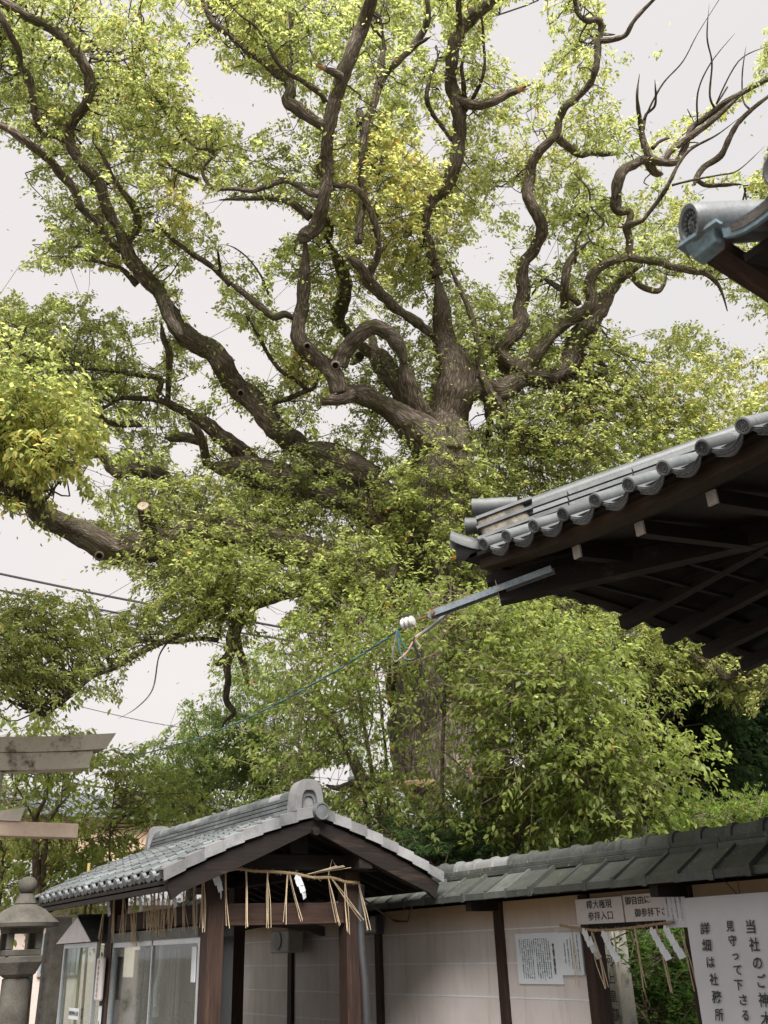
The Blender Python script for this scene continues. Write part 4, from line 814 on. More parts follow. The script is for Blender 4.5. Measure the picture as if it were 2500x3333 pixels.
#@@BACKGROUND
def house(name, label, x0, x1, y0, y1, h, m, roofm, win=(), wm=None):
    t = thing(name, label, 'house', loc=((x0+x1)/2, (y0+y1)/2, 0)); MB().box(x0, x1, y0, y1, 0, h).build('wall', m, t)
    ym = (y0+y1)/2; r = None
    for s in (-1, 1):
        q = MB(); q.sheet([[(x, ym, h+1.1) for x in (x0-.5, x1+.5)], [(x, ym+s*((y1-y0)/2+.5), h-.1) for x in (x0-.5, x1+.5)]], .1, 0, (0, 0, 1)); r = q.build('roof', roofm, t)
        q = MB(); n = int((x1-x0+1)/.3)
        for k in range(n): x = x0-.5+(k+.5)*(x1-x0+1)/n; q.tube([(x, ym, h+1.13), (x, ym+s*((y1-y0)/2+.5), h-.07)], .07, 6)
        tag(q.build('roof_tile_rolls', roofm, r), kind='stuff')
    for a, z0, z1 in win:   # windows on the -Y face
        f = MB().box(a-.5, a+.5, y0-.06, y0-.003, z0, z1).build('window', wm or M_ALU, t); MB().box(a-.44, a+.44, y0-.066, y0-.061, z0+.06, z1-.06).build('pane', M_GLASS, f)
        for k in range(7): MB().box(a-.42+k*.14-.008, a-.42+k*.14+.008, y0-.1, y0-.08, z0, z1).build('window_bar', M_DARKM, f)
    return t
M_PEACH = m_plain('peach_stucco', (.62, .44, .31), .9); M_HWALL = m_plain('pinkish_stucco', (.58, .48, .44), .9); M_ORW = m_plain('orange_window_frame', (.5, .22, .1), .5)
hb = at(120, 2740, D=30); print('house', hb)
house('peach_house', 'peach stuccoed house with orange window behind the leafy tree at far left', hb[0]-6, hb[0]+8, hb[1], hb[1]+7, 6.0, M_PEACH, M_TILE, ((hb[0]-.6, 4.6, 5.6), (hb[0]+.6, 4.6, 5.6)), M_ORW)
hc = at(150, 2900, D=24); print('house2', hc)
house('low_house', 'low house with grey wavy tiled roof below the peach house', hc[0]-4, hc[0]+4.6, hc[1], hc[1]+4.5, 3.0, M_HWALL, M_TILE_L, ((hc[0]+.5, 1.2, 2.2),))
pp_ = at(1158, 2500, D=22); pb = [at(1158, y, D=22) for y in (2080,)]
pole = thing('utility_pole', 'grey concrete utility pole behind the saplings right of the pavilion ridge', 'pole', loc=(pp_[0], pp_[1], 0))
MB().lathe([(.2, 0), (.13, pb[0][2])], (pp_[0], pp_[1], 0), 16).build('shaft', M_CONC, pole, True)
for z_ in (5.2, 5.7, 4.4): MB().lathe([(.2, -.03), (.2, .03)], (pp_[0], pp_[1], z_), 16).build('band', M_GALV, pole)
wires = [('upper overhead power cable at left above the leafy bough', [(-60, 1855), (415, 1953), (886, 2036), (1158, 2090)], .028, 22), ('second overhead cable just under the highest one', [(-60, 1910), (320, 1983), (480, 2013), (900, 2078), (1158, 2120)], .024, 22),
         ('third thinner overhead cable under the leafy bough', [(330, 2025), (720, 2093), (1158, 2165)], .016, 22.5), ('thick black cable bundle behind the pavilion roof', [(350, 2512), (550, 2533), (745, 2566), (1158, 2640)], .05, 21),
         ('lower black cable across the trees behind the pavilion', [(-60, 2500), (225, 2548), (600, 2600), (1158, 2690)], .02, 21), ('faint high wire in the gap of sky at left', [(260, 2300), (540, 2360), (900, 2400), (1158, 2430)], .009, 24)]
for lab, pts, r, D in wires: o = MB().tube(smooth_path([at(x, y, D=D) for x, y in pts], 8), r, 6).build('power_cable', M_CBLACK); tag(o, lab, 'cable', 'cables strung to the utility pole')
yg = MB().tube([at(540, 2585, D=20.8), at(690, 2598, D=20.8)], .07, 8).build('cable_guard', M_YEL); tag(yg, 'yellow guard sleeve clipped round a low cable behind the pavilion', 'cable guard')
for a, b, mt, lab, r in (((268, 3333), (300, 2880), M_BAMB, 'thin tan bamboo cane behind the stone lantern', .018), ((78, 3333), (118, 3010), M_GREENP, 'green garden pole beside the stone lantern', .014), ((285, 2905), (290, 2810), M_BAMB, 'short tan bamboo cane end above the pavilion eave', .02)):
    q = at(a[0], a[1], D=12); e = at(b[0], b[1], D=12.2); q[2] = min(q[2], 0) if a[1] > 3000 else q[2]
    if lab.startswith('short'): e2_ = e; q = np.array([q[0], q[1], 0.])
    tag(MB().tube([q, e], r, 8).build('garden_stake', mt, None, True), lab, 'stake')

#@@TREE
K = .60277
CR = {'A': (0, 0, K), 'B': (750, 0, K), 'C': (1500, 0, K), 'D': (0, 900, K), 'E': (800, 800, K), 'G': (0, 1700, K), 'H': (900, 1750, K), 'I': (1600, 1800, .5425), 'F': (0, 0, 1), 'O': (0, 0, 1.507)}
SAMP = {}     # tree -> list of arrays (px,py,D,wpx)
def parse(s):
    return np.array([[float(t) for t in q.split(',')] for q in s.split()])
def hsh(i): return math.sin(i*12.9898)*43758.5453 % 1
def limb_mesh(P, rad, seed, lump=.2, seg=None):
    n = seg or (40 if max(rad) > .5 else 26 if max(rad) > .12 else 14 if max(rad) > .05 else 7)
    P = [V(p) for p in P]; Np = len(P); verts = []; uvs = []; t0 = (P[1]-P[0]).normalized(); nrm = t0.orthogonal().normalized(); L = 0; rm = float(np.mean(rad))
    ph = [hsh(seed+k)*6.28 for k in range(6)]
    for i, p in enumerate(P):
        if i: L += (P[i]-P[i-1]).length
        t = (P[min(i+1, Np-1)]-P[max(i-1, 0)]).normalized(); nrm = (nrm-t*nrm.dot(t)).normalized(); bn = t.cross(nrm)
        for k in range(n):
            a = 2*math.pi*k/n; d = nrm*math.cos(a)+bn*math.sin(a)
            q = p+d*rad[i]; f = 1+lump*(mnoise.noise(q*(.9/max(rm, .12)))+.35*mnoise.noise(q*(2.6/max(rm, .12))))
            if rm > .04: f += .09*mnoise.noise(Vector((math.cos(a)*2.4+seed, math.sin(a)*2.4, L*1.1)))+.05*mnoise.noise(Vector((math.cos(a)*5+seed, math.sin(a)*5, L*2.5)))
            if rm > .12: f += .05*math.sin(a*5+ph[0]+L*.6/rm*.3)+.03*math.sin(a*9+ph[1]-L*.3)
            verts.append(tuple(p+d*rad[i]*f)); 
    me = bpy.data.meshes.new('limb'); F = []; UV = []; L = 0; Ls = [0]
    for i in range(1, Np): L += (P[i]-P[i-1]).length; Ls.append(L)
    circ = 2*math.pi*rm
    for i in range(Np-1):
        for k in range(n):
            k2 = (k+1) % n; F.append((i*n+k, i*n+k2, (i+1)*n+k2, (i+1)*n+k)); u1, u2 = circ*k/n, circ*(k+1)/n
            UV += [(u1, Ls[i]), (u2, Ls[i]), (u2, Ls[i+1]), (u1, Ls[i+1])]
    F.append(tuple(range(n))[::-1]); UV += [(0, 0)]*n; F.append(tuple(range((Np-1)*n, Np*n))); UV += [(0, 0)]*n
    me.from_pydata(verts, [], F); uv = me.uv_layers.new(name='UVMap'); uv.data.foreach_set('uv', np.array(UV, 'f').ravel())
    me.polygons.foreach_set('use_smooth', [True]*len(me.polygons)); me.update(); return me
LIMBS = {}
def limb(tree, par, spec, seed=[0], matl=None, lump=.22, nm='limb'):
    """spec: key crop Dend parent | x,y,w ..."""
    head, pts = spec.split('|'); key, crop, Dend, parent = head.split(); ox, oy, k = CR[crop]
    A = parse(pts); A[:, 0] = ox+A[:, 0]*k; A[:, 1] = oy+A[:, 1]*k; A[:, 2] *= k
    S = smooth_path(A, 6)
    if parent in LIMBS:
        Q = LIMBS[parent]; j = np.argmin((Q[:, 0]-S[0, 0])**2+(Q[:, 1]-S[0, 1])**2); D0 = Q[j, 2]
    else: D0 = float(parent)
    cum = np.r_[0, np.cumsum(np.hypot(*np.diff(S[:, :2], axis=0).T))]; s = cum/cum[-1]
    wig = np.array([mnoise.noise(Vector((x*.006, y*.006, seed[0]*3.1))) for x, y in S[:, :2]])*.35*np.minimum(s*4, 1)
    Dd = D0+(float(Dend)-D0)*s+wig
    P = np.array([at(x, y, D=d) for (x, y, _), d in zip(S, Dd)]); rad = np.maximum(S[:, 2]/2*Dd/FPX, .006)
    if key not in ('t3', 'l3', 'c11', 's1b', 'l1s', 'l2k', 'd6', 'c4', 'c1', 'c2'):
        tf_ = np.interp(s, [0, .8, 1], [1, 1, .35]) if 0 < S[-1, 0] < 2500 and S[-1, 1] > 0 else np.ones(len(s)); rad = rad*tf_
    LIMBS[key] = np.c_[S[:, 0], S[:, 1], Dd, S[:, 2]]; SAMP.setdefault(tree, []).append(LIMBS[key])
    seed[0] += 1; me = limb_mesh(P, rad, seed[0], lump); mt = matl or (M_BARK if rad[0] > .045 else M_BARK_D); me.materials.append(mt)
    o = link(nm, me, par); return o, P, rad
cam_b = at(1480, 2850, D=16); base = (cam_b[0], cam_b[1], 0)
TR = thing('camphor_tree', 'giant old camphor tree with a huge trunk and winding limbs filling the sky', 'tree', loc=base)
tp = [at(x, y, D=16)for x, y in ((1490, 2700), (1470, 2500), (1450, 2250), (1440, 2000), (1440, 1800), (1445, 1620), (1448, 1500), (1452, 1400))]
tr_w = [215, 195, 182, 165, 138, 112, 98, 78]
full = [np.array([tp[0][0]+.1, tp[0][1], -.3]), np.array([tp[0][0]+.05, tp[0][1], 1.2])]+tp; rads = [1.75, 1.35]+[w_*16/FPX for w_ in tr_w]
PF = smooth_path(np.c_[np.array(full), np.array(rads)], 8)
me = limb_mesh(PF[:, :3], PF[:, 3], 99, .2, 64); me.materials.append(M_BARK_T); link('trunk', me, TR)
x_, y_, z_ = proj(PF[:, :3]); LIMBS['T'] = np.c_[x_, y_, z_, PF[:, 3]*2*FPX/z_]; SAMP['cam'] = [LIMBS['T']]
specs = """t1 E 16.2 T|1085,1120,270 1090,950,225 1110,820,235 1135,700,215 1120,620,180 1080,540,140 1062,450,108 1055,300,95 1030,160,72
t2 B 15.5 t1|1113,1487,72 1080,1350,50 1050,1200,55 1090,1080,62 1170,1000,72 1215,880,75 1240,720,72 1225,560,78 1190,450,70 1195,340,66 1215,220,72 1270,120,80 1340,60,70 1450,-30,58
t3 B 15.2 t2|1215,540,60 1280,560,55 1360,565,48 1440,540,46 1500,505,42 1548,488,34
t4 B 15.0 t2|1265,605,20 1300,545,22 1345,460,22 1372,360,18 1368,240,16 1360,120,14 1335,-20,12
t5 B 15.2 t2|1235,150,45 1232,60,36 1236,-20,30
t6 B 15.8 t2|1195,760,20 1140,680,22 1085,605,26 1060,530,26 1078,420,22 1110,340,18 1132,270,14
t7 B 15.4 t2|1265,540,28 1258,440,25 1250,350,18 1275,270,12
l1 E 15.2 t1|1050,1090,210 960,1010,215 880,950,165 800,890,122 720,845,105 620,800,105 550,785,105 500,760,110
l1s E 15.0 l1|560,800,95 500,830,70 440,838,52 408,842,46
l2 E 14.6 l1|505,790,95 480,700,95 420,640,95 350,585,92 295,520,88 285,440,78 305,330,72 315,200,68 322,80,66 322,-20,62
l2b B 13.6 l2|405,1310,62 400,1270,70 450,1240,80 480,1180,78 500,1080,66 525,960,64 520,800,66 540,640,72 580,480,78 630,350,80 680,220,78 730,100,72 770,-30,66
l2k B 14.4 l2b|430,1275,60 400,1262,46 385,1258,30
l3 B 13.5 l2b|600,420,50 570,395,44 540,385,38 508,372,22
l4 B 13.6 l2b|515,555,32 490,505,32 440,470,34 360,420,28 300,385,26 250,330,24 200,240,20 130,140,17 50,80,14 -10,20,12
l5 B 14.8 l2b|520,690,60 440,640,62 370,590,70 310,545,66 325,480,58 290,425,50 230,380,48 170,325,42 110,290,40 50,235,35 -30,170,36 -100,110,34 -150,-10,26
l5b B 14.6 l5|330,470,40 320,380,30 320,250,22 325,120,18 300,-20,14
l6 E 15.0 l1|500,650,90 520,590,88 560,535,88 620,475,88 680,440,80 735,450,80 790,490,85 835,560,86 860,640,80 
l6b E 15.6 t1|985,960,130 930,880,115 890,780,100 865,690,90 850,620,80
l7 E 14.4 t1|1030,500,44 970,450,50 925,415,56 890,390,58 850,365,45 800,330,58 745,275,58 690,225,55 650,185,55 680,130,46 705,80,42 720,10,40
l7b B 14.0 l7|745,1470,45 790,1400,38 800,1310,34 778,1200,35 740,1100,36 690,1030,36 640,1003,30 570,1000,28 500,955,22 468,890,18 515,815,15 590,802,11 650,750,7
l7c B 14.3 l7|820,1600,55 740,1500,55 690,1430,52 630,1390,44
l8 E 17.4 t1|900,900,120 860,820,110 800,720,110 740,640,120 700,590,95 640,575,60 590,590,34
l8b E 17.6 l8|620,600,44 590,625,32 562,640,22
l8c E 17.8 l8|715,600,60 690,540,50 685,470,38
l9 E 16.6 l8|700,600,60 600,520,60 520,440,60 495,380,84 520,300,86 535,210,84 515,120,74 475,40,62 440,-30,56
l9b B 16.4 l9|520,1290,56 535,1220,52 500,1150,44 520,1000,30
l10 B 15.5 l7|690,1310,42 700,1180,42 720,1050,40 700,950,38 705,850,38 722,750,46 735,660,46 768,580,44 795,470,42 810,370,36 828,270,30 822,180,22 808,90,12
l10b B 15.6 l10|715,660,52 700,620,46 690,585,32
l10c B 15.2 l10|800,470,42 850,385,42 920,310,42 990,245,40 1045,165,38 1070,90,30 1060,-10,26
l10d B 15.0 l10c|960,270,26 1020,235,22 1085,195,14
p1 D 15.4 16.0|1640,930,120 1560,880,118 1480,815,114 1400,710,116 1320,630,118 1240,560,112 1200,470,116 1130,395,112 1030,345,108 960,275,100 905,170,104 850,80,98 800,0,92
p2 A 14.2 p1|860,1570,92 770,1480,84 695,1380,82 668,1290,62 610,1190,60 565,1090,60 530,980,64 450,890,60 395,815,58 365,720,66 395,650,58 465,560,52 485,440,58 450,340,60 360,220,56 260,145,52 140,85,50 20,10,44 -60,-20,40
p3 A 14.0 p2|690,1290,46 742,1225,48 725,1120,46 670,1045,34 610,960,26 565,860,22 500,765,16
p4 A 13.8 p2|655,1350,48 580,1285,44 520,1190,46 435,1115,46 400,1020,50 335,950,50 275,870,48 190,805,46 100,735,44 30,690,36 -60,655,30
p5 A 13.6 p2|380,800,36 310,740,34 215,710,30 188,620,34 172,500,38 152,405,42 110,365,32 100,275,36 50,180,36 10,90,32 -30,20,28
p6 A 14.2 p2|490,312,16 600,330,13 700,312,12 800,250,8
p7 A 14.6 p1|740,1540,36 660,1455,28 560,1420,20 450,1400,14 340,1385,10 230,1385,6
p8 D 14.6 p1|860,60,60 900,160,70 925,240,60 985,320,60
q1 E 14.6 l2|265,395,28 210,370,38 150,385,40 90,340,38 0,265,34 -110,180,30
q1b A 14.4 q1|1245,1540,30 1150,1445,30 1060,1385,30 960,1315,26 890,1250,24 850,1190,18
q2 A 14.2 q1|1450,1590,14 1410,1490,12 1340,1395,10 1260,1335,8 1195,1320,6
q2b A 14.2 q1|1190,1460,18 1182,1400,16 1176,1350,15
q3 E 15.6 p1|190,960,24 165,900,26 148,855,28 240,822,28 320,785,30 372,765,20 390,700,12
q3b E 15.2 q3|325,775,26 270,725,24 200,685,22 130,600,22 65,480,20 0,370,18
r1 B 14.4 l2b|500,1060,40 420,1040,34 360,1000,30 290,975,28 200,1005,30 120,1030,26 20,1020,22 -80,1020,18 -130,980,20 -150,910,20 -95,840,22 -120,802,18 -180,800,15 -250,735,12 -330,640,9 -400,530,6
r2 B 14.6 l2|430,1175,46 340,1102,40 250,1072,36 100,1070,26 -60,1080,20
r3 A 14.2 r1|1070,970,22 940,915,20 890,850,14
r4 A 14.2 r1|1068,812,12 1000,880,10 920,906,8 850,882,7 775,820,5
k1 E 16.6 t1|1160,760,190 1260,765,135 1350,790,115 1430,760,110 1500,690,95 1450,640,75 1400,600,66 1385,550,72 1430,490,88 1485,420,88 1480,350,82 1500,240,72 1495,140,68 1520,60,66 1580,-10,66
k2 C 15.2 k1|340,1560,70 330,1440,62 400,1340,62 440,1240,66 405,1150,66 358,1050,62 378,950,56 385,880,50 440,800,50 508,735,48 530,650,42 562,580,44 635,520,40 705,440,36 735,340,38 740,230,40 758,150,36 735,108,34 680,112,30 632,72,25 612,-10,22
k3 C 14.8 k2|748,222,32 830,212,30 890,188,28 932,118,25 985,55,22 1060,-20,18
k4 E 17.0 k1|1260,750,110 1380,790,80 1402,700,62 1370,600,50 1342,540,38 1335,480,26
k5 E 16.4 k1|1320,840,80 1318,900,62 1310,945,50
k6 E 15.6 k1|1400,1010,30 1412,940,40 1370,860,46 1305,760,44 1262,650,36 1250,530,32 1232,420,32 1200,330,30 1150,220,28 1110,130,24 1065,45,18
c1 F 16.8 k1|1700,1215,70 1790,1230,66 1850,1190,64 1865,1140,66 1900,1075,72 1945,1010,62 1985,950,44 2030,900,28 2090,860,16
c2 F 16.4 k1|1710,1210,56 1760,1130,46 1810,1070,46 1870,1030,46 1905,1015,42 1925,985,40 1925,950,36
c3 C 16.0 c2|690,1600,62 700,1500,58 745,1445,50 820,1410,46 895,1388,46 965,1400,44 1060,1412,40 1150,1442,40 1250,1460,46 1330,1482,30 1400,1555,22 1440,1680,18
c4 C 15.8 c3|905,1390,46 912,1300,40 895,1225,44 940,1205,34 985,1190,26
c4b C 15.4 c4|985,1190,20 1080,1065,24 1130,980,22 1180,880,19 1250,800,15 1380,730,11 1500,640,7
c4c C 15.4 c4b|1140,1000,15 1270,968,12 1400,944,10 1500,918,8 1640,790,4
c5 C 16.2 c4|895,1225,38 915,1150,38 845,1130,56 842,1040,58 868,930,56 940,888,50 1005,858,45 1080,876,42 1165,872,36 1208,800,35 1250,690,34 1330,630,34 1420,560,34 1520,500,30 1680,415,26
c5b C 16.0 c5|1100,870,30 1130,820,34 1185,775,36 1270,718,36 1370,640,34 1450,570,24 1560,470,16 1680,420,12
c5c C 15.8 c5|1030,870,36 1005,815,40 985,760,36 968,650,28 952,520,16 965,400,9
c5d C 15.8 c5c|985,700,20 1000,620,17 1050,565,14 1048,430,8
c5e C 15.8 c5c|990,650,13 1040,540,11 1100,440,9 1200,330,7 1280,180,5 1400,-10,3
c5f C 15.8 c5|1385,600,14 1345,520,12 1356,340,10 1330,200,8 1342,20,4
c5g C 15.6 c5|1280,680,10 1280,500,9 1350,340,7 1480,180,4
c5h C 16.4 c5|1010,860,48 1040,925,46 1090,940,40
c5i C 16.2 c5c|1035,800,24 1080,760,18 1150,735,14
c5j C 15.8 c5|1440,470,10 1380,560,9 1500,330,8 1655,250,6
c6 C 16.6 c3|1262,1000,10 1270,968,28 1315,900,32 1400,842,35 1448,750,31 1500,662,28 1572,590,23 1680,505,18
c6b C 16.8 c6|1268,965,26 1320,1000,24 1410,1000,22 1500,995,12 1545,1012,7
c6c C 16.4 c6|1560,590,12 1525,540,9 1520,400,7 1540,250,5
c7 C 16.0 k1|560,1660,46 565,1500,44 592,1400,40 660,1330,26 705,1295,14
c7b C 15.6 c7|620,1420,16 625,1300,10 690,1180,10 640,1120,9 605,1090,8 640,1030,7 560,990,5
c7c C 15.6 c7|770,1335,10 710,1310,12 688,1260,12 740,1240,12 772,1190,11 705,1120,11 688,1020,10 600,930,7
c8 C 16.6 c3|870,1480,30 925,1500,30 980,1550,34 1060,1572,30 1100,1530,20 1112,1465,14
c9 C 17.0 c1|640,1640,34 540,1560,36 440,1500,26
c11 C 16.6 k2|520,745,44 590,800,40 645,835,36 700,825,32 760,832,30 812,830,24
d1 D 15.6 16.6|1400,1060,110 1300,950,110 1190,865,84 1120,800,80 1020,745,48 920,690,45 840,665,32 740,658,30 640,660,28 560,712,25 490,742,18
d2 D 14.8 d1|838,665,32 862,555,36 740,530,28 600,505,25 470,495,22 330,495,18 190,482,12
d3 D 14.8 d1|905,690,30 912,540,32 912,410,38 882,330,34 870,240,24
d4 D 15.0 15.8|1115,1010,50 1085,870,48 1025,785,44
d5 D 15.6 d1|1080,885,55 980,868,56 890,872,42
d6 D 15.0 15.6|760,795,40 650,795,36 575,780,34 525,735,26
d7 D 15.4 16.0|900,1090,80 800,1055,72 720,1045,76 640,1055,72 585,1018,58 550,970,44 485,972,22
e1 F 15.6 16.2|1330,1760,130 1200,1650,115 1100,1600,110 950,1570,100 800,1530,90 700,1520,70 660,1500,40
e1b F 15.6 16.2|1380,1780,120 1200,1560,90 1060,1490,100 960,1450,76
s1 F 13.2 16|1350,1950,130 1150,1850,110 900,1770,110 700,1720,105 560,1745,100 490,1780,98 410,1788,98 345,1780,92 290,1748,82 210,1712,74 140,1680,72 100,1635,60 40,1590,50 -40,1560,40
s1b D 13.6 s1|820,1400,70 790,1310,72 772,1240,66
g1 F 14.6 T|1380,2020,100 1200,1960,60 1080,1930,46 960,1925,40 900,1945,38 820,1985,34
g2 G 12.8 g1|1600,375,60 1450,415,44 1250,445,42 1130,500,42 1000,592,40 860,652,38 740,712,38 620,782,34 500,832,30 420,902,26 340,975,20 240,1050,10
g3 G 14.8 g1|1450,400,48 1350,470,52 1290,540,74 1255,620,66 1250,690,54 1228,770,40 1232,860,36 1222,960,36 1262,1030,34 1215,1075,28 1188,1145,16
g3b G 14.8 g3|1262,600,60 1300,720,44 1328,820,34 1342,900,26
g3c G 14.6 g3|1290,540,42 1200,510,34 1185,560,30 1178,640,26
g3d G 14.4 g3c|1180,635,26 1060,628,26 960,650,16 840,640,24 740,645,22 640,700,14
g3e G 14.6 g3|1240,700,36 1180,765,28 1150,750,14
g4 G 12.2 g2|930,620,14 860,720,8 825,900,8 740,1000,6 640,1060,4
h1 H 15.6 T|640,1310,60 560,1320,56 500,1330,62 455,1290,64 430,1210,42 425,1150,34
h1b H 15.6 h1|460,1310,44 400,1330,34 330,1352,30 265,1335,22
h2 H 14.6 T|900,120,100 800,60,80 640,160,60 600,270,40 560,260,30
h3 H 15.4 T|700,1000,80 620,840,60 640,640,60 600,500,40
y1 I 15.0 15.6|-80,300,70 80,370,44 170,390,50 245,455,54 320,545,50 430,590,46 560,600,44 650,610,42 740,642,50 830,680,50 900,692,48 960,665,32 1022,640,22
y1b I 15.4 y1|890,700,30 960,725,24 1040,755,16
y2 I 15.2 15.8|200,200,80 350,250,66 400,340,62 500,380,50 620,470,40
y3 I 15.2 15.8|420,250,60 560,330,74 640,400,82 720,440,84 800,440,66
y4 I 14.8 15.4|1050,480,60 1120,550,52 1250,640,52 1340,705,60 1420,742,50 1472,690,26
y5 I 15.2 15.6|760,540,24 830,600,34 930,650,30""".split('\n')
for s_ in specs: 
    o, P, rad = limb('cam', TR, s_)
    key = s_.split()[0]
    if key in ('t3', 'l3', 'c11'):
        d = V(P[-1]-P[-2]).normalized(); m = MB(); c = V(P[-1])
        for k in range(9): a = k*.7; e = d.orthogonal(); m.tube([c+Matrix.Rotation(a, 3, d)@e*rad[-1]*.55, c+Matrix.Rotation(a, 3, d)@e*rad[-1]*.5+d*random.uniform(.08, .26)], [rad[-1]*.42, .006], 5)
        m.lathe([(rad[-1]*1.0, -.03), (rad[-1]*.8, .05)], c, 9, axis=tuple(d)); m.build('broken_end', M_BROKEN, o)
    if key in ('s1b', 'l1s'):
        d = V(P[-1]-P[-3]).normalized(); MB().lathe([(rad[-1]*.92, -.02), (rad[-1]*.9, .012), (rad[-1]*.2, .0)], V(P[-1]), 16, axis=tuple(d)).build('sawn_end', M_CUT, o)
# knot holes
for x, y, D_, r_ in ((783, 1280, 15.1, 9), (1000, 1127, 14.2, 9), (1092, 1190, 14.0, 11), (323, 1810, 12.95, 11)):
    c = V(at(x, y, D=D_)); d = (V(C0)-c).normalized(); rr_ = r_*D_/FPX
    MB().lathe([(rr_*1.5, -.08), (rr_*1.15, .02), (rr_*.95, .022), (rr_*.85, -.04), (0, -.06)], c+d*.05, 14, axis=tuple(d), caps=False).build('knot_hole', M_BARK, TR, True)
    MB().lathe([(rr_*.84, -.03), (0.001, -.028)], c+d*.05, 12, axis=tuple(d), caps=False).build('hole_shade_disc', M_HOLE, TR)  # dark disc closes the hole in place of its inner shade
# sacred rope round the trunk
th_ = [PF[:, :3][np.argmin(np.abs(y_-2565))]][0]; tr_ = PF[:, 3][np.argmin(np.abs(y_-2565))]*1.1
ring = [th_+np.array([math.cos(a)*tr_, math.sin(a)*tr_, .06*math.sin(a*3)]) for a in np.linspace(0, 2*math.pi, 14)]
rope('trunk_rope', 'thick straw rope tied round the giant trunk behind the saplings', ring, .075)
fv = -Fv.copy(); fv[2] = 0; fv /= np.linalg.norm(fv)
for i, (a, lab) in enumerate(((-.9, 'white paper streamer at the left of the trunk rope'), (-.15, 'white paper streamer at the centre of the trunk rope'), (.95, 'white paper streamer at the right of the trunk rope'))):
    dr = np.array([fv[0]*math.cos(a)-fv[1]*math.sin(a), fv[0]*math.sin(a)+fv[1]*math.cos(a), 0]); shide(th_+dr*(tr_+.1)+[0, 0, -.05], (Rv[0], Rv[1], 0), lab, 'paper streamers on the trunk rope', n=4, s=.17, twist=.2)
dr = np.array([fv[0]*math.cos(1.0)-fv[1]*math.sin(1.0), fv[0]*math.sin(1.0)+fv[1]*math.cos(1.0), 0]); straw(th_+dr*(tr_+.09), th_+dr*(tr_+.15)+[0, 0, -.75], 16, .05, 'frayed straw tassel hanging at the right side of the trunk rope', 'trunk rope tassels', .008)

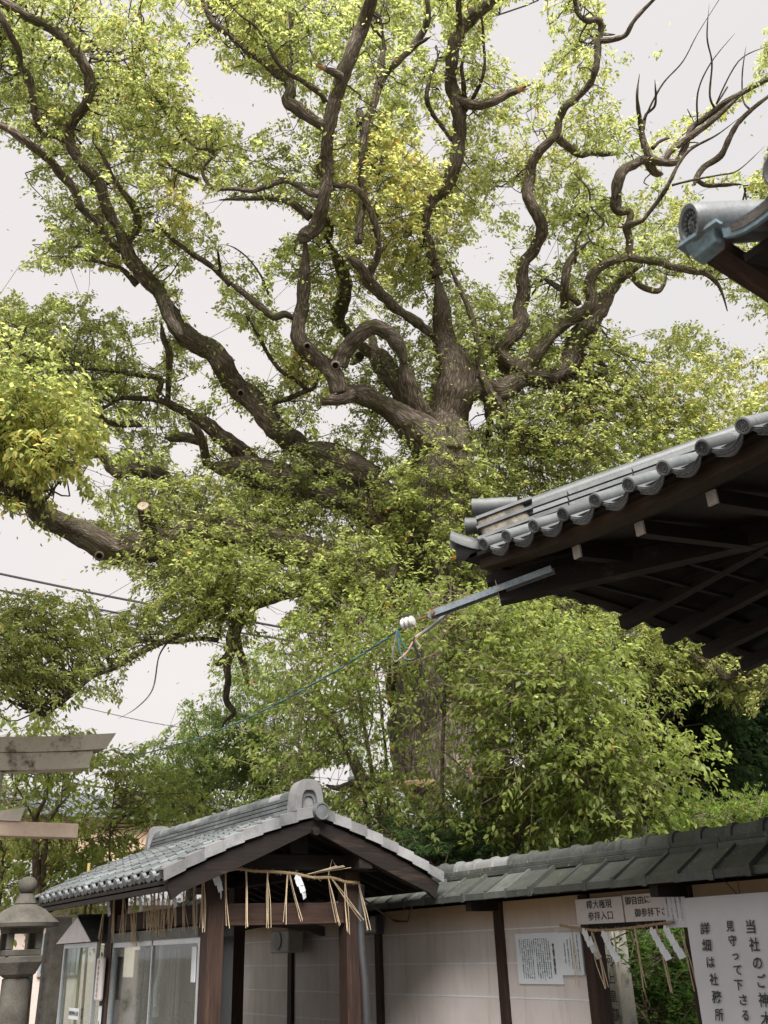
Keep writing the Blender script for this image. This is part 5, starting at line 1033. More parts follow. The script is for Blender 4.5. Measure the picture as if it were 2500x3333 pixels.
# ---- masks over the view, used only to decide which parts of the crown are open
MSc = 8; MW, MH = 2700//MSc+1, 3500//MSc+1; OFX, OFY = 100, 100
gyy, gxx = np.mgrid[0:MH, 0:MW]; GX_ = gxx*MSc-OFX; GY_ = gyy*MSc-OFY
def poly_mask(poly):
    P = np.asarray(poly, float); inside = np.zeros(GX_.shape, bool); n = len(P); j = n-1
    for i in range(n):
        xi, yi = P[i]; xj, yj = P[j]
        if yi != yj: inside ^= ((yi > GY_) != (yj > GY_)) & (GX_ < (xj-xi)*(GY_-yi)/(yj-yi)+xi)
        j = i
    return inside
def PP(s):
    crop, pts = s.split(':'); ox, oy, k = CR[crop.strip()]; A = parse(pts); A[:, 0] = ox+A[:, 0]*k; A[:, 1] = oy+A[:, 1]*k; return A
SKY = """A: 0,790 100,800 180,880 115,930 115,1060 190,1100 220,1220 250,1290 130,1280 75,1320 90,1430 60,1530 0,1530 -99,1530 -99,780
A: 200,1500 300,1500 450,1450 600,1480 690,1540 620,1570 560,1650 540,1560 400,1550 300,1570
A: 1000,280 1120,260 1190,400 1320,390 1420,480 1530,500 1550,560 1510,620 1440,620 1380,700 1340,740 1290,650 1200,600 1080,600 1030,560 1080,440
A: 960,-20 1000,30 1010,95 960,80 950,30
A: 1030,1010 1110,1040 1170,1090 1280,1110 1380,1140 1500,1110 1580,1150 1659,1190 1659,1240 1540,1240 1480,1290 1420,1330 1400,1390 1330,1370 1260,1350 1200,1310 1190,1200 1150,1130 1080,1080
A: 1000,1480 1100,1450 1150,1520 1180,1600 1140,1640 1060,1600 1010,1640
A: 1480,1480 1590,1560 1600,1659 1500,1659
C: 200,60 400,-40 430,60 460,150 480,280 400,330 400,400 300,400 250,300 150,250 180,150
C: 780,-40 1750,-40 1750,100 1600,120 1600,250 1560,360 1520,470 1430,500 1370,520 1280,600 1180,600 1100,650 1010,700 1000,660 940,600 960,560 860,640 870,500 850,420 950,330 1020,400 1150,330 1180,250 1060,240 950,300 870,260 790,230 780,100
C: 1260,760 1390,680 1480,600 1700,420 1750,720 1590,800 1630,880 1540,930 1450,900 1350,930 1280,950 1130,930 1060,900 1120,870 1200,870 1230,790
C: 1310,1030 1500,1010 1530,1050 1520,1100 1300,1100
C: 660,850 820,850 860,930 820,980 800,1050 700,900
C: 880,930 1000,900 1010,960 960,1010 930,1030 880,1020
C: 210,1000 320,1010 330,1100 260,1110 220,1060
C: 430,1350 500,1300 520,1330 470,1400 440,1400
C: 40,1330 80,1470 20,1500 0,1450 0,1330
C: 110,1270 200,1290 230,1380 200,1420 120,1330
C: 780,1640 850,1560 930,1530 1000,1590 1100,1590 1200,1540 1260,1500 1350,1520 1410,1580 1440,1640 1500,1700 1400,1700 1300,1650 1100,1640 900,1680
B: 1000,540 1070,700 1110,820 1050,850 1030,700
B: 1060,170 1120,130 1130,260 1080,300
O: 1290,665 1380,630 1480,600 1520,620 1560,690 1640,690 1659,730 1600,740 1540,720 1490,680 1420,700 1330,700
E: 400,870 540,880 550,930 480,950 410,930
E: 740,1050 790,1030 820,1070 790,1110 750,1100
E: 1185,880 1250,850 1290,900 1240,970 1180,960
E: 1170,60 1240,50 1300,100 1320,180 1400,220 1380,290 1250,160 1180,100
E: 1590,0 1659,30 1640,100
E: 150,270 250,230 255,360 170,370
E: 180,430 250,420 260,470 210,500
E: 0,520 100,560 150,650 170,720 130,730 90,650 0,640
E: 0,900 30,930 120,1030 130,1090 90,1060 40,1050 0,1040
E: 560,640 620,680 600,700 560,670
D: 0,0 280,0 260,60 200,130 170,170 130,100 80,60 -99,40 -99,0
D: 540,0 700,0 780,80 830,190 700,200 640,100 590,170 500,150 540,80
D: 980,30 1150,-20 1160,130 1080,180 1200,230 1320,300 1400,400 1440,480 1440,560 1380,530 1300,480 1240,430 1190,340 1100,310 1050,260 1000,150
D: 760,330 860,340 850,450 770,480 740,400
D: 960,560 1080,520 1130,600 1100,650 1000,620
D: 1180,700 1330,740 1360,860 1340,890 1230,880 1180,800
D: 920,920 1040,900 1050,960 1000,1030 950,1000
D: 600,830 650,900 590,940 560,900
D: 460,1000 560,1000 600,1090 530,1130 450,1060
D: 1400,780 1450,880 1460,910 1410,910
D: 240,1140 400,1090 430,1170 500,1260 520,1300 480,1280 400,1260 330,1240 260,1180
D: -99,1290 30,1300 110,1260 150,1330 290,1400 430,1450 480,1530 430,1500 430,1590 560,1620 620,1600 680,1590 700,1660 -99,1670
G: -99,0 150,0 300,80 430,120 480,170 430,200 450,270 560,280 600,250 680,260 690,330 660,400 690,440 600,480 540,450 480,340 300,345 170,320 30,330 -99,330
G: 690,790 800,710 900,650 1060,660 1150,670 1110,720 1090,800 1120,850 1000,920 900,1000 890,1080 830,1130 720,1180 640,1170 560,1170 500,1100 400,1070 350,1060 410,1000 520,1020 640,1000 690,930
G: 1400,450 1560,420 1600,420 1500,500 1480,560 1400,570
H: 190,1260 400,1230 400,1300 300,1340 230,1320
H: 1110,200 1170,180 1150,260""".split('\n')
density = np.ones(GX_.shape)
for s_ in SKY: density[poly_mask(PP(s_))] = 0
for _ in range(2): density = np.minimum.reduce([density, np.roll(density, 1, 0), np.roll(density, -1, 0), np.roll(density, 1, 1), np.roll(density, -1, 1)])
def ell(x, y, r, k, D=1.507, arr=density):
    d = np.hypot(GX_-x*D, GY_-y*D)/(r*D); arr *= 1-(1-k)*np.clip(1.4-d*1.0, 0, 1)
for q in ((440, 130, 60, .35), (440, 60, 40, .5), (1090, 130, 60, .4), (1060, 250, 60, .3), (980, 330, 50, .4), (1150, 330, 60, .5), (440, 480, 40, .5), (100, 480, 50, .5), (70, 540, 40, .5), (1550, 470, 60, .4), (1250, 270, 40, .6), (640, 480, 30, .6), (1420, 200, 120, .3), (1590, 300, 60, .25), (620, 30, 30, .6), (300, 830, 30, .6), (1080, 620, 50, .5), (700, 620, 40, .5), (160, 380, 40, .6), (1240, 390, 60, .5), (1460, 420, 60, .6), (1560, 600, 60, .5), (350, 1340, 60, .5), (330, 560, 40, .6), (50, 1500, 60, .8), (430, 650, 40, .5), (850, 920, 30, .6)): ell(*q)
yellow = np.zeros(GX_.shape)
for x, y, r, a in ((850, 420, 150, .95), (830, 330, 80, .8), (390, 430, 75, .95), (250, 600, 70, .55), (90, 960, 130, .75), (40, 1060, 80, .8), (650, 790, 55, .9), (50, 520, 60, .5), (1150, 300, 90, .35), (800, 560, 120, .5), (1500, 900, 160, .35), (1600, 800, 100, .35), (1280, 900, 90, .25), (250, 610, 60, .7), (350, 150, 250, .2), (1150, 200, 200, .2), (1540, 380, 150, .35), (430, 1000, 60, .3)):
    d = np.hypot(GX_-x*1.507, GY_-y*1.507)/(r*1.507); yellow = np.maximum(yellow, a*np.clip(1.6-1.2*d, 0, 1))
limbmask = {}
def look(arr, px, py): 
    i = np.clip(((py+OFY)/MSc).astype(int), 0, MH-1); j = np.clip(((px+OFX)/MSc).astype(int), 0, MW-1); return arr[i, j]
def make_limb_depth(S):
    arr = np.full(GX_.shape, -1.)
    for x, y, d, w_ in S:
        if w_ < 9: continue
        r = w_/2*.95; i0, i1 = int((y-r+OFY)/MSc), int((y+r+OFY)/MSc)+1; j0, j1 = int((x-r+OFX)/MSc), int((x+r+OFX)/MSc)+1
        i0, j0 = max(i0, 0), max(j0, 0)
        if i1 <= i0 or j1 <= j0 or i0 >= MH or j0 >= MW: continue
        sub = arr[i0:i1+1, j0:j1+1]; m_ = np.hypot(GX_[i0:i1+1, j0:j1+1]-x, GY_[i0:i1+1, j0:j1+1]-y) < r+3; sub[m_] = np.maximum(sub[m_], d)
    return arr
def depth_from(S, px, py, fallback):
    out = np.empty(len(px))
    for a in range(0, len(px), 400):
        d2 = (px[a:a+400, None]-S[None, :, 0])**2+(py[a:a+400, None]-S[None, :, 1])**2
        w_ = np.exp(-d2/(2*110**2))+1e-6*np.exp(-d2/(2*500**2))+1e-12; out[a:a+400] = (w_*S[None, :, 2]).sum(1)/w_.sum(1)
    return out
STONE_Y = at(1972, 3060, X=7.9)[1]
def norm(a): return a/np.maximum(np.linalg.norm(a, axis=1, keepdims=True), 1e-9)
def leaf_mesh(name, P, d, nrm, size, col, aspect=.48, rich=False):
    """P base points, d leaf axis, nrm leaf normal (not orthogonal), one folded blade per point"""
    n = len(P); d = norm(d); s = norm(np.cross(d, nrm)); nn = np.cross(s, d); L = size[:, None]; W = L*aspect
    if not rich:
        v = np.stack([P, P+d*L*.45+s*W*.5+nn*L*.06, P+d*L-nn*L*.10, P+d*L*.45-s*W*.5+nn*L*.06], 1); k = 4
        F = np.array([[0, 1, 2], [0, 2, 3]])
    else:
        v = np.stack([P, P+d*L*.28+s*W*.42+nn*L*.05, P+d*L*.62+s*W*.42+nn*L*.02, P+d*L-nn*L*.16, P+d*L*.62-s*W*.42+nn*L*.02, P+d*L*.28-s*W*.42+nn*L*.05, P+d*L*.45-nn*L*.02], 1); k = 7
        F = np.array([[0, 1, 6], [1, 2, 6], [2, 3, 6], [3, 4, 6], [4, 5, 6], [5, 0, 6]])
    faces = (F[None]+np.arange(n)[:, None, None]*k).reshape(-1, 3)
    me = bpy.data.meshes.new(name); me.vertices.add(n*k); me.vertices.foreach_set('co', v.reshape(-1).astype('f'))
    me.loops.add(len(faces)*3); me.loops.foreach_set('vertex_index', faces.reshape(-1).astype('i')); me.polygons.add(len(faces))
    me.polygons.foreach_set('loop_start', np.arange(0, len(faces)*3, 3, dtype='i'))
    at_ = me.color_attributes.new('col', 'FLOAT_COLOR', 'POINT'); c4 = np.c_[col, np.ones(n)]; at_.data.foreach_set('color', np.repeat(c4, k, 0).reshape(-1).astype('f'))
    me.update(calc_edges=True); return me
GREENS = np.array([[.195, .22, .07], [.24, .262, .09], [.15, .183, .055], [.27, .285, .105]]); YELS = np.array([[.38, .345, .115], [.33, .345, .12], [.42, .34, .12], [.3, .32, .11]])
def foliage(tree, parent, include, n_cl, Dfun, lsize, spread=.42, sprays=9, per=26, exclude=True, greens=GREENS, yel=None, front=.12, back=(-.25, 2.0), seed=1, mtl=None, twig=True, name='foliage', aspect=.48, droop=.5, matl=None, rich=False, chunks=1, dens=None, coh=1.0, clump=.62, void=-.2):
    rg = np.random.default_rng(seed); inc = np.zeros(GX_.shape, bool)
    for s_ in include: inc |= poly_mask(PP(s_))
    Dn = density if exclude else np.ones(GX_.shape)
    if dens is not None: Dn = Dn*dens
    ii, jj = np.nonzero(inc); pr = Dn[ii, jj]; ii, jj, pr = ii[pr > 0], jj[pr > 0], pr[pr > 0]; pr = pr/pr.sum()
    # blue-ish noise: best-candidate thinning
    pick = rg.choice(len(ii), n_cl, p=pr); px = jj[pick]*MSc-OFX+rg.uniform(-4, 4, n_cl); py = ii[pick]*MSc-OFY+rg.uniform(-4, 4, n_cl)
    S = np.concatenate(SAMP[tree]) if tree in SAMP else None
    D = depth_from(S, px, py, 16) if callable(Dfun) is False and Dfun is None else (Dfun(px, py) if callable(Dfun) else np.full(n_cl, float(Dfun)))
    fr = rg.random(n_cl) < front; D = D+np.where(fr, -rg.uniform(.2, .9, n_cl), rg.uniform(back[0], back[1], n_cl))
    C = C0+rays(px, py)*D[:, None]; nv = np.array([mnoise.noise(Vector(q)*clump)+.5*mnoise.noise(Vector(q)*clump*2.3) for q in C]); ok = (C[:, 2] > .35) & (nv > void); C = C[ok]; D = D[ok]; n_cl = len(C)
    # sprays
    cs = rg.uniform(.75, 1.25, n_cl)
    sc_ = np.repeat(np.arange(n_cl), sprays); off = rg.normal(0, 1, (len(sc_), 3))*[1, 1, .62]; off /= np.maximum(1, np.linalg.norm(off, axis=1)/1.7)[:, None]
    so_ = C[sc_]+off*spread*cs[sc_, None]; ax = norm(off*[1, 1, .5]+rg.normal(0, .45, off.shape)+[0, 0, -.12]); sl_ = rg.uniform(.5, 1.1, len(sc_))*spread*.85
    lf = np.repeat(np.arange(len(sc_)), per); t = np.tile(np.arange(per)/per, len(sc_))+rg.uniform(-.03, .03, len(lf))
    side = np.where(np.arange(len(lf)) % 2 == 0, 1, -1); hz = norm(np.cross(ax[lf], [0, 0, 1.])+1e-4); P = so_[lf]+ax[lf]*(t*sl_[lf])[:, None]+[0, 0, -1]*(t**2*sl_[lf]*.2)[:, None]+rg.normal(0, .035*spread/.42, (len(lf), 3))
    d = ax[lf]*.6+hz*side[:, None]*rg.uniform(.3, 1.1, len(lf))[:, None]+[0, 0, -droop]*rg.uniform(.2, 1.5, len(lf))[:, None]+rg.normal(0, .3, (len(lf), 3)); nm_ = rg.normal(0, .55, (len(lf), 3))+[0, 0, 1.]
    X, Y, Z = proj(P); jit = rg.normal(0, 7, len(lf)); keep = np.ones(len(lf), bool)
    if dens is not None: keep &= rg.random(len(lf)) < look(dens, X, Y)**.5
    if exclude: keep &= (look(Dn, X+jit, Y-jit) > .02) | (rg.random(len(lf)) < .003)
    if S is not None:
        ld = look(limbd[tree], X, Y); keep &= ~((ld > 0) & (Z < ld+.1) & (rg.random(len(lf)) < (.93 if front < .3 else .4 if front < .9 else .12)))
    keep &= (P[:, 2] > .05)
    keep &= ~((np.abs(P[:, 0]-7) < .5) & (P[:, 2] < 2.6)) & ~((P[:, 0] > 3.2) & (P[:, 0] < 6.5) & (P[:, 1] > 8.5) & (P[:, 1] < 13.3) & (P[:, 2] < 3.3)) & ~((P[:, 0] > 4.1) & (P[:, 1] < 5.5) & (P[:, 0] < 10.2) & (P[:, 2] < 6.8))
    keep &= ~((P[:, 0] < 8.4) & (P[:, 0] > 6) & (P[:, 2] < 2.3) & (abs(P[:, 1]-STONE_Y) < .3))
    P, d, nm_, sidx = P[keep], d[keep], nm_[keep], sc_[lf][keep]; lf_s = lf[keep]; n = len(P)
    cg = greens[rg.integers(0, len(greens), n_cl)][sidx]*.45+greens[rg.integers(0, len(greens), n)]*.55; cg = cg*rg.uniform(.75, 1.25, (n, 1))*rg.uniform(.85, 1.15, n_cl)[sidx][:, None]
    if yel is not None:
        yv = look(yel, *proj(P)[:2]); m_ = rg.random(n) < yv*.62*(.3+1.3*rg.random(n_cl)[sidx]); cg[m_] = YELS[rg.integers(0, 4, m_.sum())]*rg.uniform(.8, 1.2, (m_.sum(), 1))
    m_ = rg.random(n) < .003; cg[m_] = [.35, .16, .04]
    size = lsize*rg.uniform(.5, 1.25, n); ord_ = np.argsort(P[:, 0]+P[:, 1]*.5) if chunks > 1 else np.arange(n)
    for c in np.array_split(ord_, chunks): tag(link(name, _m(leaf_mesh(name, P[c], d[c], nm_[c], size[c], cg[c], aspect, rich), matl or M_LEAF), parent), kind='stuff')
    if twig and S is not None:
        SP = C0+rays(S[:, 0], S[:, 1])*S[:, 2][:, None]; tv = []; tf = []
        nlive = np.bincount(lf_s, minlength=n_cl*sprays); alive = np.bincount(sidx, minlength=n_cl) > sprays*per*.35
        def strip(pts, r0_, r1_):
            b = len(tv); pts = np.asarray(pts); kk = len(pts)
            for i, p in enumerate(pts):
                t_ = pts[min(i+1, kk-1)]-pts[max(i-1, 0)]; t_ = t_/max(np.linalg.norm(t_), 1e-6); e = np.cross(t_, [.3, .2, 1]); e /= max(np.linalg.norm(e), 1e-6); u = np.cross(e, t_); r = r0_+(r1_-r0_)*i/(kk-1)
                for a in (0, 2.094, 4.189): tv.append(p+(e*math.cos(a)+u*math.sin(a))*r)
            for i in range(kk-1):
                for q in range(3): q2 = (q+1) % 3; tf.append((b+i*3+q, b+i*3+q2, b+(i+1)*3+q2, b+(i+1)*3+q))
        for c in range(n_cl):
            if not alive[c] or look(Dn, *[np.array([q]) for q in proj(C[c])[:2]])[0] < .3: continue
            dist = np.linalg.norm(SP-C[c], axis=1); j = int(np.argmin(dist+rg.uniform(0, 1.1, len(dist))))
            if dist[j] > 2.3: continue
            if exclude and any(look(Dn, *[np.array([q]) for q in proj(C[c]*w_+SP[j]*(1-w_))[:2]])[0] < .3 for w_ in (.0, .25, .5, .75)): continue
            a = SP[j]; e = C[c]; mid = (a+e)/2+rg.normal(0, .13, 3)*dist[j]; q1_ = (a*2+e)/3+rg.normal(0, .07, 3)*dist[j]
            strip(smooth_path([a, q1_, mid, e], 3), min(.028, .009+.007*dist[j]), .007)
            for s_ in [q for q in range(c*sprays, c*sprays+sprays, 2) if nlive[q] > per*.4]: strip([e, so_[s_], so_[s_]+ax[s_]*sl_[s_]*.8], .005, .002)
        if tv:
            me = bpy.data.meshes.new('twigs'); me.from_pydata([tuple(p) for p in tv], [], tf); me.materials.append(mtl or M_BARK_D); tag(link('twigs', me, parent), kind='stuff')
    return n
def _m(me, m): me.materials.append(m); return me
limbd = {'cam': make_limb_depth(np.concatenate(SAMP['cam']))}
QL = 1.0
cwin = np.ones(GX_.shape); ell(215, 1150, 50, .02, arr=cwin); ell(280, 1165, 45, .05, arr=cwin); ell(620, 1010, 40, .3, arr=cwin); ell(520, 1060, 50, .3, arr=cwin); ell(700, 1340, 60, .3, arr=cwin)
n = foliage('cam', TR, ['O: -60,-60 1750,-60 1750,1500 1400,1480 1240,1400 1080,1380 860,1400 600,1340 520,1330 480,1380 400,1400 300,1390 270,1340 260,1200 -60,1130'], int(2800*QL), None, .080, spread=.35, sprays=9, per=26, yel=yellow, seed=5, chunks=6)
print('main leaves', n)
n = foliage('cam', TR, ['O: -60,1260 100,1265 200,1300 280,1330 400,1340 500,1400 300,1440 270,1470 180,1490 -60,1500', 'O: 440,1180 860,1180 860,1340 640,1360 540,1330 440,1320'], 250, None, .078, spread=.36, sprays=8, per=20, yel=yellow, seed=6, front=.5, back=(-.8, .8), void=-.12)
# lower draping boughs in front of the trunk: nearer, longer leaves
n = foliage('cam', TR, ['O: 300,1050 520,960 700,1000 860,1060 1060,1080 1060,1250 900,1330 600,1330 420,1330 280,1200', 'O: 1060,880 1659,800 1659,960 1300,1020 1060,1060', 'O: 1100,1250 1300,1300 1659,1440 1659,1500 1400,1480 1240,1400 1080,1380'], 430, None, .082, spread=.36, sprays=8, per=20, yel=yellow, seed=7, front=1.0, back=(0, 0), void=-.16, dens=cwin)
foliage('cam', TR, ['O: 860,1000 960,960 1060,1000 1060,1240 900,1330 840,1200'], 75, None, .085, spread=.34, sprays=8, per=20, yel=yellow, seed=17, front=1.0, void=-1)
n = foliage('cam', TR, ['O: -60,760 60,780 140,850 195,920 185,1000 120,1050 70,1110 -60,1100'], 130, 12.2, .105, spread=.42, sprays=8, per=20, yel=yellow, seed=8, front=0, back=(-.6, .6), droop=.9)
dwin = np.ones(GX_.shape); ell(920, 1580, 120, .22, arr=dwin); ell(920, 1450, 90, .35, arr=dwin); ell(780, 1600, 60, .4, arr=dwin); ell(640, 1560, 60, .4, arr=dwin); ell(1120, 1620, 60, .35, arr=dwin); ell(930, 1700, 70, .4, arr=dwin); ell(820, 1740, 40, .4, arr=dwin)
# ---- other trees
def sapling(key, name, label, cat, stems, include, n_cl, D, lsize, greens, seed, spread=.3, sprays=7, per=14, mt=None, bark=None, front=.5, back=(-.9, .9), droop=.7, rich=True, aspect=.5, group=None, dens=dwin, exclude=True, void=-.3):
    first = None; S0 = []
    pts0 = parse(stems[0].split('|')[1]); ox, oy, k = CR[stems[0].split('|')[0].split()[1]]
    b = at(ox+pts0[0][0]*k, oy+pts0[0][1]*k, D=float(stems[0].split('|')[0].split()[3])); t = thing(name, label, cat, group, (b[0], b[1], 0))
    for s_ in stems:
        o, P, rad = limb(key, t, s_, matl=bark or M_STEM, lump=.05, nm='stem')
        if s_ is stems[0] or 'G' in s_.split('|')[0].split()[0]:   # carry the stem down to the ground
            q = [np.array([P[0][0], P[0][1], -.1]), (np.array([P[0][0], P[0][1], 0])+P[0])/2+rng.normal(0, .03, 3), P[0]]
            me = limb_mesh(smooth_path(q, 4), [rad[0]*1.25]*5+[rad[0]*1.1]*4, 3, .05); me.materials.append(bark or M_STEM); link('stem', me, t)
    limbd[key] = make_limb_depth(np.concatenate(SAMP[key]))
    foliage(key, t, include, n_cl, D, lsize, spread=spread, sprays=sprays, per=per, greens=greens, seed=seed, front=front, back=back, droop=droop, matl=mt or M_LEAF_G, rich=rich, aspect=aspect, mtl=bark or M_STEM, dens=dens, exclude=exclude, void=void); return t
MIDG = np.array([[.145, .18, .045], [.18, .22, .055], [.22, .25, .07], [.115, .15, .035]]); DARKG = np.array([[.02, .042, .016], [.03, .058, .02], [.04, .075, .026]])
sapling('sa', 'young_tree', 'slender young tree with pale forked stems left of the giant trunk', 'tree',
  ['sa0 H 13.2 13.4|500,1530,26 470,1400,20 410,1240,20 350,1080,18 290,980,16 200,900,14 120,820,10', 'saG1 H 13.6 13.6|560,1560,26 520,1300,24 490,1100,22 460,950,20 440,820,18 350,700,14 300,560,8', 'saG2 H 13.4 13.5|610,1600,18 600,1350,18 590,1150,17 570,980,15 560,860,12 540,700,8', 'sa3 H 13 saG1|455,880,12 340,940,10 200,940,8 0,950,5', 'sa4 H 13.4 saG2|575,1000,10 560,900,9 440,760,8 380,620,5', 'sa5 H 13.4 saG1|490,1100,9 520,950,8 500,700,6'],
  ['O: 600,1400 760,1310 870,1420 850,1800 700,1800 640,1700 590,1500', 'O: 720,1700 860,1700 900,1860 800,1840'], 140, 13.3, .088, MIDG, 21, spread=.45, per=13, sprays=8)
sapling('sb', 'young_tree', 'dense broadleaved young tree standing in front of the giant trunk', 'tree',
  ['sb0 H 12.6 12.6|905,1700,26 895,1500,26 895,1250,22 905,950,20 920,700,20 935,450,18 940,250,14 940,100,8', 'sbG1 H 12.9 12.8|1130,1700,20 1120,1450,18 1110,1300,16 1140,1000,14 1170,760,10 1200,600,7', 'sb2 H 12.5 sb0|915,700,14 960,620,12 1010,480,9 1090,400,6', 'sb3 H 12.4 sb0|905,950,10 840,820,9 740,740,7', 'sb4 H 12.6 sb0|925,560,9 900,420,7 870,300,5', 'sb5 H 12.8 sbG1|1150,950,9 1200,850,8 1230,700,6'],
  ['O: 850,1400 900,1330 1060,1290 1200,1400 1230,1560 1230,1780 1080,1830 880,1800 850,1600', 'O: 850,1300 1040,1250 1070,1330 900,1400'], 185, 12.7, .087, MIDG, 22, spread=.44, sprays=8, per=14, exclude=False)
sapling('sc', 'young_tree', 'spreading leafy young tree behind the wall between the trunk and the small dark building', 'tree',
  ['sc0 H 11.8 12|1290,1680,34 1330,1560,30 1400,1420,24 1480,1200,18 1510,1000,14 1480,800,10', 'sc1 H 11.6 sc0|1330,1560,20 1480,1480,14 1640,1500,8', 'sc2 H 11.8 sc0|1300,1620,22 1200,1540,16 1080,1500,12', 'sc3 H 11.6 sc0|1480,1200,12 1600,1080,10 1660,900,7', 'sc4 H 11.6 sc0|1420,1400,14 1560,1300,10 1700,1200,8'],
  ['O: 1090,1420 1200,1390 1330,1450 1420,1560 1440,1680 1410,1770 1270,1790 1130,1790 1090,1600'], 185, 11.9, .087, MIDG, 23, spread=.42, sprays=9, per=14, exclude=False)
sapling('sl', 'young_tree', 'leafy young tree with reddish leaves growing behind the stone torii', 'tree',
  ['sl0 G 15.6 15.6|200,1960,44 190,1750,38 190,1600,34 250,1480,14 260,1350,8', 'slG1 G 15.6 15.7|225,1960,40 240,1760,34 262,1620,30 330,1520,14 400,1450,10', 'slG2 G 15.8 15.8|10,1960,22 10,1800,20 0,1650,18 80,1480,14 100,1350,8', 'sl3 G 15.4 sl0|200,1640,12 130,1500,9 60,1380,7', 'sl4 G 15.4 slG1|330,1520,9 340,1400,7 380,1200,5', 'slG5 G 16 16|600,2000,12 590,1750,11 600,1600,9 620,1450,7'],
  ['O: -60,1540 130,1560 200,1560 300,1610 330,1700 330,1800 290,1900 220,1980 -60,2000', 'O: 200,1700 420,1700 440,1760 330,1820 230,1860'], 170, 15.7, .115, MIDG*1.15, 24, spread=.45, per=12, back=(-.4, 1.2), front=.0)
sapling('sm', 'evergreen_tree', 'rounded evergreen tree with fine leaves behind the pavilion ridge', 'tree',
  ['sm0 G 19.5 19.5|1040,1700,50 1030,1560,36 1100,1480,30 1200,1400,22 1340,1330,18', 'sm1 G 19.2 sm0|1010,1600,24 1080,1560,26 1250,1560,18', 'sm2 G 19 sm0|1080,1480,20 900,1440,18 780,1470,14 650,1400,8'],
  ['O: 330,1640 370,1560 440,1510 520,1430 560,1410 640,1480 780,1520 850,1600 850,1760 700,1770 600,1720 500,1750 360,1790 290,1720'], 270, 19.5, .085, np.array([[.16, .21, .07], [.2, .25, .085], [.13, .175, .055]]), 25, spread=.42, sprays=9, per=26, rich=False, back=(-1.2, 1.6), front=.3, aspect=.46, mt=M_LEAF, bark=M_BARK_D)
for j, (k_, lab, inc, D_, st) in enumerate((('da', 'dark glossy evergreen tree at far right behind the hedge', ['O: 1480,1460 1740,1420 1740,1780 1560,1770 1500,1640'], 19, ['da0 O 19.3 19.3|1600,1900,16 1610,1700,12 1620,1550,8']), ('db', 'dark evergreen tree between the leafy young tree and the far right one', ['O: 1380,1470 1500,1440 1560,1560 1540,1780 1420,1790 1390,1640'], 18, ['db0 O 18.3 18.3|1480,1900,14 1470,1700,10 1480,1560,7']), ('dc', 'dark evergreen tree low behind the small metal roofed building', ['O: 1230,1620 1420,1600 1460,1760 1300,1830 1210,1800'], 19.5, ['dc0 O 19.8 19.8|1340,1900,12 1340,1780,10 1340,1680,7']))):
    sapling(k_, 'evergreen_tree', lab, 'tree', st, inc, 260 if j < 2 else 110, D_, .13, DARKG, 30+j, spread=.42, per=16, front=.4, back=(-1, 1.5), rich=False, exclude=False, bark=M_BARK_D, void=-2)
SHR = np.array([[.11, .17, .03], [.15, .21, .04], [.09, .13, .03]])
def shrub(name, label, inc, D_, n_cl, ls, gr, seed, base_pt, spread=.2, per=14, sprays=8, cat='shrub', droop=-.6, aspect=.3, back=(-.4, .5)):
    b = at(*base_pt, D=D_); t = thing(name, label, cat, loc=(b[0], b[1], 0)); key = name+str(seed)
    for k in range(6):
        e = np.array([b[0]+random.uniform(-.5, .5), b[1]+random.uniform(-.4, .4), max(.5, b[2]+random.uniform(-.3, .1))]); P = smooth_path([[b[0]+random.uniform(-.1, .1), b[1]+random.uniform(-.1, .1), -.05], (np.array([b[0], b[1], 0])+e)/2+rng.normal(0, .08, 3), e], 4)
        MB().tube(P, [.03-.002*i for i in range(len(P))], 6).build('stem', M_STEM, t, True)
        x, y, z = proj(P); SAMP.setdefault(key, []).append(np.c_[x, y, z, np.full(len(x), 5.)])
    limbd[key] = make_limb_depth(np.concatenate(SAMP[key])); foliage(key, t, inc, n_cl, D_, ls, spread=spread, sprays=sprays, per=per, greens=gr, seed=seed, front=0, back=back, droop=droop, matl=M_LEAF_G, rich=False, aspect=aspect, mtl=M_STEM, exclude=False, void=-2)
shrub('hedge_shrub', 'light green clipped shrub rising behind the wall coping at right', ['O: 1430,1800 1470,1770 1530,1745 1600,1738 1740,1738 1740,1840 1440,1840'], 11.0, 240, .05, SHR, 41, (2380, 2720), spread=.17, per=16)
shrub('gate_shrub', 'dark green leafy shrub seen through the gate opening', ['O: 1300,1990 1500,1990 1520,2260 1300,2260'], 9.9, 150, .075, np.array([[.05, .1, .02], [.07, .13, .03], [.1, .16, .035]]), 42, (2120, 3150), spread=.2, per=14)
shrub('gate_shrub', 'darker shrub mass behind the leafy one in the gate opening', ['O: 1250,1960 1540,1960 1540,2260 1250,2260'], 11.5, 150, .09, DARKG*1.3, 43, (2080, 3150), spread=.25, per=14)
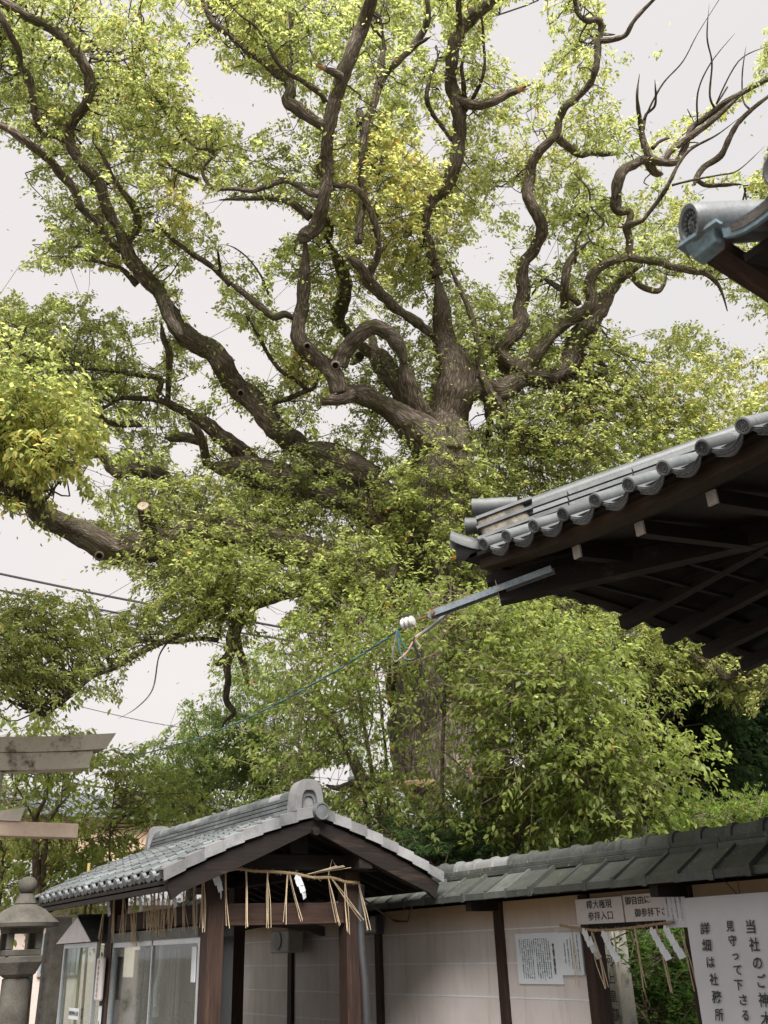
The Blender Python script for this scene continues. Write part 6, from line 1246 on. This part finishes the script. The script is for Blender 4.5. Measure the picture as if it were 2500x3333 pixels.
shrub('low_bamboo', 'dark fine leaved undergrowth behind the wall at the foot of the giant trunk', ['O: 840,1800 900,1790 1000,1800 1060,1830 1060,1880 860,1900'], 12.0, 130, .09, np.array([[.03, .06, .02], [.045, .08, .025]]), 44, (1400, 2790), spread=.22, per=18, aspect=.14, droop=.2)
shrub('background_shrub', 'low green shrubbery beyond the wall at the right of the giant trunk', ['O: 1040,1720 1260,1740 1300,1820 1200,1860 1040,1870'], 14.5, 130, .1, DARKG*1.8, 45, (1750, 2760), spread=.3, per=16, droop=.2)
# plants standing inside the glazed display cabinet
for k_, (yy, hh, lab, cl) in enumerate(((9.55, .42, 'bushy dark potted plant at the right end inside the display cabinet', 8), (10.0, .5, 'twiggy potted plant behind the model shrine in the display cabinet', 7), (11.2, .62, 'broad dark potted plant at the left end inside the display cabinet', 10))):
    t = thing('potted_plant', lab, 'plant', loc=(4.17, yy, .62)); MB().lathe([(.05, 0), (.07, .12), (.075, .13)], (4.17, yy, .622), 14).build('pot', M_DARKM, t, True)
    MB().tube([(4.17, yy, .72), (4.18, yy+.03, .75+hh*.4), (4.16, yy-.02, .7+hh)], [.012, .009, .005], 6).build('stem', M_STEM, t)
    n_ = cl*45; c_ = np.array([4.16, yy, .72+hh*.65])+rng.normal(0, 1, (cl, 3))*[.035, .14, hh*.28]; P_ = c_[rng.integers(0, cl, n_)]+rng.normal(0, 1, (n_, 3))*[.02, .045, .045]; P_[:, 0] = np.clip(P_[:, 0], 4.05, 4.27)
    tag(link('foliage', _m(leaf_mesh('foliage', P_, rng.normal(0, 1, (n_, 3)), rng.normal(0, .5, (n_, 3))+[0, 0, 1], rng.uniform(.02, .04, n_), DARKG[rng.integers(0, 3, n_)]*1.6), M_LEAF_G), t), kind='stuff')
print('done veg')

# ---- lettering becomes real meshes
bpy.context.view_layer.update(); dg_ = bpy.context.evaluated_depsgraph_get()
for o in [o for o in sc.objects if o.type == 'FONT']:
    me = bpy.data.meshes.new_from_object(o.evaluated_get(dg_), depsgraph=dg_); nm = o.name; n_ = bpy.data.objects.new('tmp', me); COL.objects.link(n_)
    n_.parent = o.parent; n_.matrix_parent_inverse = o.matrix_parent_inverse.copy(); n_.matrix_basis = o.matrix_basis.copy(); bpy.data.objects.remove(o); n_.name = nm.split('.')[0]
